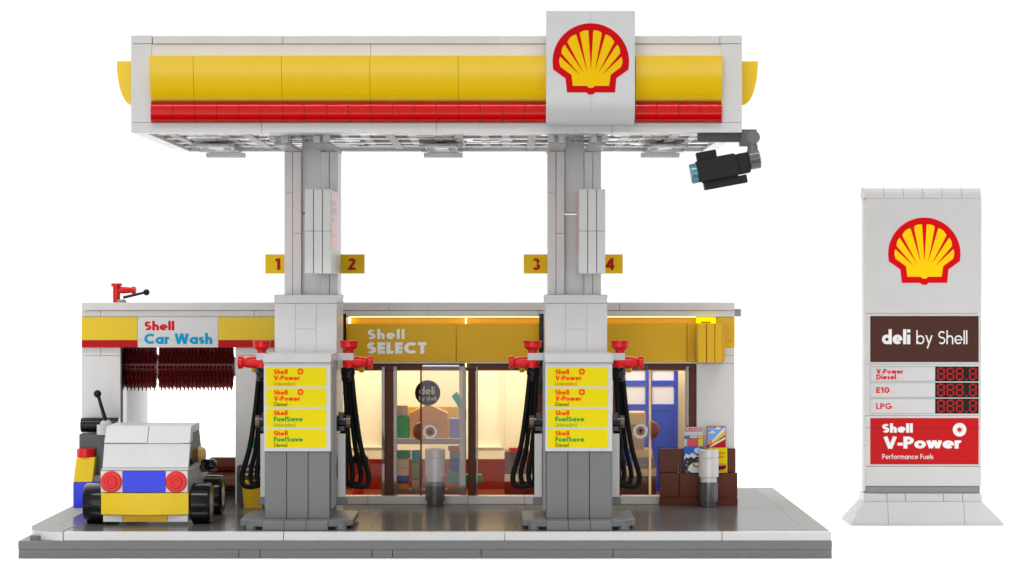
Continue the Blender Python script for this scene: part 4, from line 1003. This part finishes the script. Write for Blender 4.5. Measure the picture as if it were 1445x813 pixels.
for (a, b), ln_ in zip(((517.6, 538), (540.2, 560.8), (562.8, 583.4)), (('V-Power', 'Diesel'), ('E10',), ('LPG',))):
    d = decal('row_outline', rect(1227.4, a - .4, 1320, b + .4), YT, GL, pp)
    decal('row_field', rect(1228.3, a + .5, 1319.4, b - .5), YT, WHITE, d, .012)
    if len(ln_) == 2:
        text('lettering', ln_[0], 1236.6, a + 10, 7.0, YT - .012, TXR, d, .225, 38, .05); text('lettering', ln_[1], 1236.6, a + 18, 7.2, YT - .012, TXR, d, .225, 28, .05)
        lx, ly = 1268, a + 18
    elif ln_[0] == 'E10': text('lettering', 'E10', 1236.4, a + 14.6, 8.4, YT - .012, TXR, d, .20, 18.5); lx, ly = 1257, a + 14.4
    else: text('lettering', 'LPG', 1236.4, a + 14.6, 8.4, YT - .012, TXR, d, .20, 22.5); lx, ly = 1259.5, a + 14.6
    text('lettering', 'Litre', lx, ly, 3.0, YT - .012, TXP, d, .16, 7)
    e = decal('display', rect(1319.6, a - .3, 1381, b + .3), YT, plastic('display_black', (.012, .011, .011), .25, 0.06), pp, .010)
    m = MB(); H = b - a; yy = YT - .014
    def seg(x0, y0, x1, y1):
        m.add([(X(x0, yy), yy, Z(y1, yy)), (X(x1, yy), yy, Z(y1, yy)), (X(x1, yy), yy, Z(y0, yy)), (X(x0, yy), yy, Z(y0, yy))], [(0, 1, 2, 3)])
    for gx in (1322.6, 1335.8, 1349, 1367.6):
        w_ = 10.6; t_ = 2.0; y0 = a + 1.3; y1 = b - 1.5; ym_ = (y0 + y1) / 2
        for yv_ in (y0, ym_ - t_ / 2, y1 - t_): seg(gx + 2.3, yv_, gx + w_ - 2.3, yv_ + t_)
        for xv in (gx, gx + w_ - t_):
            seg(xv, y0 + 1.7, xv + t_, ym_ - .9); seg(xv, ym_ + .9, xv + t_, y1 - 1.7)
    seg(1362.6, b - 3.6, 1364.8, b - 1.5)
    m.build('digits', SEGR, e, 0)
rp = tb(1222.5, 586.8, 1385, 603.8, YT, YT + .4, 'red_panel', WHITE)
rp2 = tb(1222.5, 604.3, 1385, 657.8, YT, YT + .4, 'red_panel', WHITE)
d = decal('red_print', rect(1228, 590, 1381, 603.8), YT, REDD, rp); d2 = decal('red_print', rect(1228, 604.3, 1381, 655.4), YT, REDD, rp2)
text('lettering', 'Shell', 1245, 610.6, 12.4, YT - .008, TXW, d2, .255, 43, .05)
text('lettering', 'V-Power', 1246.5, 633, 16.8, YT - .008, TXW, d2, .235, 110, .03)
text('lettering', 'Performance Fuels', 1245, 647.8, 6.9, YT - .008, TXW, d2, .13, 72, .10)
o = decal('star_disc', disc(1354, 606.5, 9.6), YT, TXW, d2, .014)
pts = []
for i in range(24): rr = 5.4 if i % 2 == 0 else 2.2; pts.append((1354 + rr * math.cos(i * PI / 12), 606.5 + rr * math.sin(i * PI / 12)))
decal('star', pts, YT, REDD, o, .018)
tb(1222.5, 658.4, 1385, 686, YT, YT + .4, 'lower_panel', WHITE)
tb(1224, 686.4, 1383, 696, YT + .05, YT + 1.5, 'grey_band', plastic('band_grey', (.19, .19, .2), .35, .35))
xs = [X(v, YT - .1) for v in (1218.5, 1251.5, 1278, 1331.5, 1358.6, 1386)]
m = MB(); row(m, YT - .1, YT + 1.7, Z(708, YT - .1), Z(696.6, YT - .1), xs, .008); m.build('foot_course', CARW, ts, .02)
yf0, yf1 = 15.2, 18.8; zl = Z(739, yf0) if False else .12; zu = Z(708, YT - .15) - .004
fx = [X(v, yf0) for v in (1201, 1254, 1361.5, 1417)]
ux = [X(v, YT - .15) for v in (1219, 1252.5, 1359.6, 1386.5)]
for i in range(3):
    g_ = .006
    m = MB()
    lo = [(fx[i] + g_, yf0, zl), (fx[i + 1] - g_, yf0, zl), (fx[i + 1] - g_, yf1, zl), (fx[i] + g_, yf1, zl)]
    hi = [(ux[i] + g_, YT - .15, zu), (ux[i + 1] - g_, YT - .15, zu), (ux[i + 1] - g_, YT + 1.75, zu), (ux[i] + g_, YT + 1.75, zu)]
    m.hull8(lo, hi); m.hull8([(a, b, 0) for a, b, c in lo], [(a, b, zl) for a, b, c in lo])
    m.build('foot_slope', CARW, ts, .015)

# ================================================================== SHOP GOODS
GRP = 'goods on the shop shelf'
yS = 17.0
sh = thing('shop_shelf', 'grey shelf unit with goods behind the glass door', 'shelf', (X(605, yS), 17.5, FZ + .06))
MB().pbox(556, 619, 655, 627, yS - .4, yS + 1.4).build('shelf_board', plastic('shelf_grey', (.36, .34, .32), .35, .35), sh, .02)
MB().pbox(556, 692, 655, 697, yS - .4, yS + 1.4).build('shelf_board', MGREY, sh, .02)
for a in (553, 654): MB().pbox(a, 619, a + 3, 697, yS - .4, yS + 1.4).build('shelf_end', MGREY, sh, .02)
goods = [
 (560, 587.5, 576.8, 619, GREEN, 'green carton left of the tan gabled box on the top shelf', 'carton'),
 (560, 572, 575, 587, plastic('clear_brown', (.30, .19, .08), .2, .5), 'brown glassy block on top of the green carton', 'block'),
 (634, 590.5, 648.5, 619, LAV, 'lavender blue carton right of the tan gabled box on the top shelf', 'carton'),
 (558, 636, 579, 647, GREEN, 'green tub at the left end under the shelf board', 'tub'),
 (560, 648, 577, 661, TAN, 'tan block in the left stack under the shelf board', 'block'),
 (560, 661.3, 577, 671.5, PINK, 'pale pink block in the left stack on the lower shelf', 'block'),
 (560, 671.8, 577, 682, NAVY, 'dark blue block in the left stack on the lower shelf', 'block'),
 (560, 682.3, 577, 692, ORANGE, 'orange block at the bottom of the left stack', 'block'),
 (580.5, 636, 592.5, 652, TEAL, 'teal carton in the second stack under the shelf board', 'carton'),
 (580.5, 652.4, 592.5, 676, OLIVE, 'olive carton in the second stack on the lower shelf', 'carton'),
 (580.5, 676.4, 592.5, 692, plastic('clear_brown', (.30, .19, .08)), 'brown carton at the bottom of the second stack', 'carton'),
 (632, 630, 650, 636.5, ORANGE, 'orange block high in the right stack under the shelf board', 'block'),
 (634.5, 636.8, 650, 647, plastic('khaki_plastic', (.20, .16, .10), .3, .4), 'khaki block in the right stack', 'block'),
 (634.5, 647.4, 650, 665.5, NAVY, 'dark blue carton in the right stack', 'carton'),
 (631, 666, 650, 683, GREEN, 'green tub low in the right stack', 'tub'),
 (632, 683.4, 650, 692, ORANGE, 'orange block at the bottom of the right stack', 'block'),
]
for i, (a, b, c_, d_, mt, lab, cat) in enumerate(goods):
    tag(MB().pbox(a, b, c_, d_, yS, yS + .7).build('shop_' + cat, mt, None, .04), lab, cat, GRP)
P = [(X(577.5, yS), Z(619, yS)), (X(632, yS), Z(619, yS)), (X(632, yS), Z(583, yS)), (X(604, yS), Z(570, yS)), (X(577.5, yS), Z(583, yS))]
tag(MB().prism_y(P, yS + .05, yS + .8).build('gabled_box', plastic('gabled_tan', (.68, .31, .10), .35, .15), None, .03), 'large tan box with a gabled top in the middle of the shelf', 'box', GRP)
P = [(X(u, yS + 1), Z(v, yS + 1)) for u, v in ((637, 559), (645, 552.5), (658, 578), (658, 592))]
P = P[::-1]
tag(MB().prism_y(P, yS + 1.0, yS + 1.1).build('tilted_card', TEAL, None, .01), 'tilted teal card leaning behind the lavender carton', 'card', GRP)
tag(MB().pbox(575, 574, 655, 620, yS + 1.5, yS + 1.6).build('yellow_board', YEL, None, .02), 'yellow board standing behind the gabled box', 'board', GRP)
yC2 = 18.0
ct = thing('shop_counter', 'brown counter with a white band and red top seen between door post and second pump', 'counter', (X(740, yC2), yC2, FZ + .06))
MB().pbox(712, 637, 790, 669, yC2, yC2 + 2).build('counter_top_block', plastic('counter_brown', (.10, .042, .03), .3, .4), ct, .03)
MB().pbox(712, 669.3, 790, 680, yC2, yC2 + 2).build('counter_band', plastic('counter_band', (.6, .5, .38), .3, .4), ct, .03)
MB().pbox(712, 680.3, 790, 697, yC2, yC2 + 2).build('counter_base', WBROWN, ct, .03)
MB().pbox(718, 632, 746, 637, yC2 + .2, yC2 + 1.2).build('counter_tray', RED, ct, .03)
tag(MB().pbox(656, 670, 680, 681, yS - .2, yS + .5).build('green_block', GREEN, None, .04), 'green block sticking out past the right end of the shelf', 'block')
tr = tag(MB().lathe([(.3, 0), (.34, .2), (.16, .7), (.1, 1.1)], (X(505, 18), 18, FZ + .06)).build('red_cone', REDT, None, smooth=True), 'small red cone on the shop floor behind the first pump hoses', 'cone')
# right hand desk
yR = 17.5
dk = thing('stepped_desk', 'tan and grey stepped desk inside the right shop window', 'desk', (X(905, yR), yR, FZ + .06))
for k, (a, b, c_, d_, mt) in enumerate(((880, 582, 911, 600, TAN), (880, 600.3, 909, 634, plastic('desk_tan_shade', (.36, .26, .14), .3, .4)), (892, 634.3, 921, 646, TAN), (894, 646.3, 924, 661, plastic('desk_grey', (.13, .12, .11), .3, .4)), (878, 661.3, 926, 672, TAN), (872, 672.3, 926, 698, BROWN))):  # second step in an even, darker tan
    MB().pbox(a, b, c_, d_, yR + .1 * k * 0, yR + 1.6).build('desk_step', mt, dk, .03)
tag(MB().pbox(868, 545, 881, 582, yR + .6, yR + 1.2).build('brown_lattice', RBROWN, None, .03), 'reddish brown panel beside the tan desk behind the pump hoses', 'panel')
# blue door at the back
yB = 21.5
bd = thing('blue_door', 'blue door with four white panes at the back of the shop', 'door', (X(918, yB), yB, FZ + .06))
m = MB()
for a, b in ((866, 882), (910.5, 920), (951, 957)): m.pbox(a, 514, b, 698, yB, yB + .3)
m.build('door_post', DOORB, bd, .02)
for a, b in ((514, 522.6), (537, 545), (570.5, 580)):
    m = MB(); m.pbox(882.1, a, 910.4, b, yB + .02, yB + .28); m.pbox(920.1, a, 950.9, b, yB + .02, yB + .28); m.build('door_rail', DOORB, bd, .02)
m = MB(); m.pbox(882.1, 580.2, 910.4, 698, yB + .04, yB + .26); m.pbox(920.1, 580.2, 950.9, 698, yB + .04, yB + .26); m.build('door_leaf', DOORB, bd, .02)
MB().pbox(923, 594, 948, 650, yB + .0, yB + .04).build('door_panel', DOORB, bd, .015)
PW = plastic('pane_white', (.60, .64, .82), .4, .2)  # bluish tint stands in for outside light through the panes
for a, b in ((882.1, 910.4), (920.1, 950.9)):
    for c_, d_ in ((522.8, 536.8), (545.2, 570.3)): MB().pbox(a, c_, b, d_, yB + .1, yB + .2).build('door_pane', PW, bd, 0)

# ================================================================== LIGHT
w = bpy.data.worlds.new('World'); sc.world = w; w.use_nodes = True
nt = w.node_tree; bg = nt.nodes['Background']
tc = nt.nodes.new('ShaderNodeTexCoord'); sp = nt.nodes.new('ShaderNodeSeparateXYZ'); nt.links.new(tc.outputs['Generated'], sp.inputs[0])
# studio dome: even white, with a brighter broad softbox band high in front and to the left
def ramp(src, a, b, lo, hi):
    r = nt.nodes.new('ShaderNodeMapRange'); r.interpolation_type = 'SMOOTHSTEP'
    r.inputs['From Min'].default_value = a; r.inputs['From Max'].default_value = b; r.inputs['To Min'].default_value = lo; r.inputs['To Max'].default_value = hi
    nt.links.new(src, r.inputs['Value']); return r.outputs['Result']
def math_(op, a, b):
    n = nt.nodes.new('ShaderNodeMath'); n.operation = op
    for i, v in enumerate((a, b)):
        if isinstance(v, (int, float)): n.inputs[i].default_value = v
        else: nt.links.new(v, n.inputs[i])
    return n.outputs[0]
back = math_('ADD', ramp(sp.outputs['Y'], -0.25, 0.55, 0.0, 1.07), math_('MULTIPLY', ramp(sp.outputs['Y'], -0.25, 0.55, 0.60, 0.0), ramp(sp.outputs['Z'], -0.10, 0.03, 0.06, 1.0)))         # dimmer towards the viewer, bright behind the model
over = math_('MULTIPLY', ramp(sp.outputs['Y'], -0.15, 0.5, 0.0, 1.7), ramp(sp.outputs['Z'], 0.16, 0.5, 0.0, 1.0))
back = math_('ADD', back, over)
xx2 = math_('MULTIPLY', sp.outputs['X'], sp.outputs['X'])
rad = math_('SQRT', math_('MAXIMUM', math_('SUBTRACT', 1.0, xx2), 1e-4), 0)
wide = ramp(xx2, 0.10, 0.22, 1.0, 0.0)
def highlight_strip(v, a, b, power):                              # long bright strips added to the dome for highlights on the canopy bands
    d = nt.nodes.new('ShaderNodeVectorMath'); d.operation = 'DOT_PRODUCT'; nt.links.new(tc.outputs['Generated'], d.inputs[0])
    d.inputs[1].default_value = Vector(v).normalized()
    return math_('MULTIPLY', ramp(math_('DIVIDE', d.outputs['Value'], rad), a, b, 0.0, power), wide)
back = math_('ADD', back, highlight_strip((0, -0.55, 0.83), 0.9972, 0.9989, 14.0))
back = math_('ADD', back, highlight_strip((0, -0.9976, -0.07), 0.9976, 0.9990, 3.6))
dv = nt.nodes.new('ShaderNodeVectorMath'); dv.operation = 'DOT_PRODUCT'; nt.links.new(tc.outputs['Generated'], dv.inputs[0])
dv.inputs[1].default_value = Vector((-0.32, -0.93, 0.16)).normalized()
soft = ramp(dv.outputs['Value'], 0.72, 0.97, 0.0, 0.55)
core = ramp(dv.outputs['Value'], 0.97, 0.992, 0.0, 2.0)
top = ramp(sp.outputs['Z'], 0.45, 0.95, 0.0, 0.25)
s = math_('ADD', math_('ADD', back, soft), math_('ADD', top, core))
nt.links.new(s, bg.inputs['Strength']); bg.inputs['Color'].default_value = (1, 1, 1, 1)

# warm lamp of the shop and an added fill for the goods
def area(name, loc, sx, sy, power, color, rot=(0, 0, 0)):
    L = bpy.data.lights.new(name, 'AREA'); L.shape = 'RECTANGLE'; L.size = sx; L.size_y = sy; L.energy = power; L.color = color
    o = bpy.data.objects.new(name, L); COL.objects.link(o); o.location = loc; o.rotation_euler = rot; return o
area('shop_light', (-0.5, 18.8, zr - .2), 20, 5, 1650, (1.0, .90, .70))
area('shop_front_light', (-0.5, 15.6, zr - .2), 21, .5, 180, (1.0, .88, .66), (math.radians(35), 0, 0))  # added fill that brightens the fronts of the goods

# ================================================================== CAMERA
cd = bpy.data.cameras.new('camera'); cd.lens = 85.0; cd.sensor_width = 36.0; cd.clip_end = 5000; cd.clip_start = 1
co = bpy.data.objects.new('camera', cd); COL.objects.link(co); co.location = (0, CAMY, CAMZ); co.rotation_euler = (PI / 2, 0, 0); sc.camera = co
sc.view_settings.view_transform = 'Standard'; sc.view_settings.look = 'None'; sc.view_settings.exposure = 0; sc.view_settings.gamma = 1
sc.cycles.transparent_max_bounces = 24; sc.cycles.max_bounces = 10; sc.cycles.diffuse_bounces = 5; sc.cycles.glossy_bounces = 5
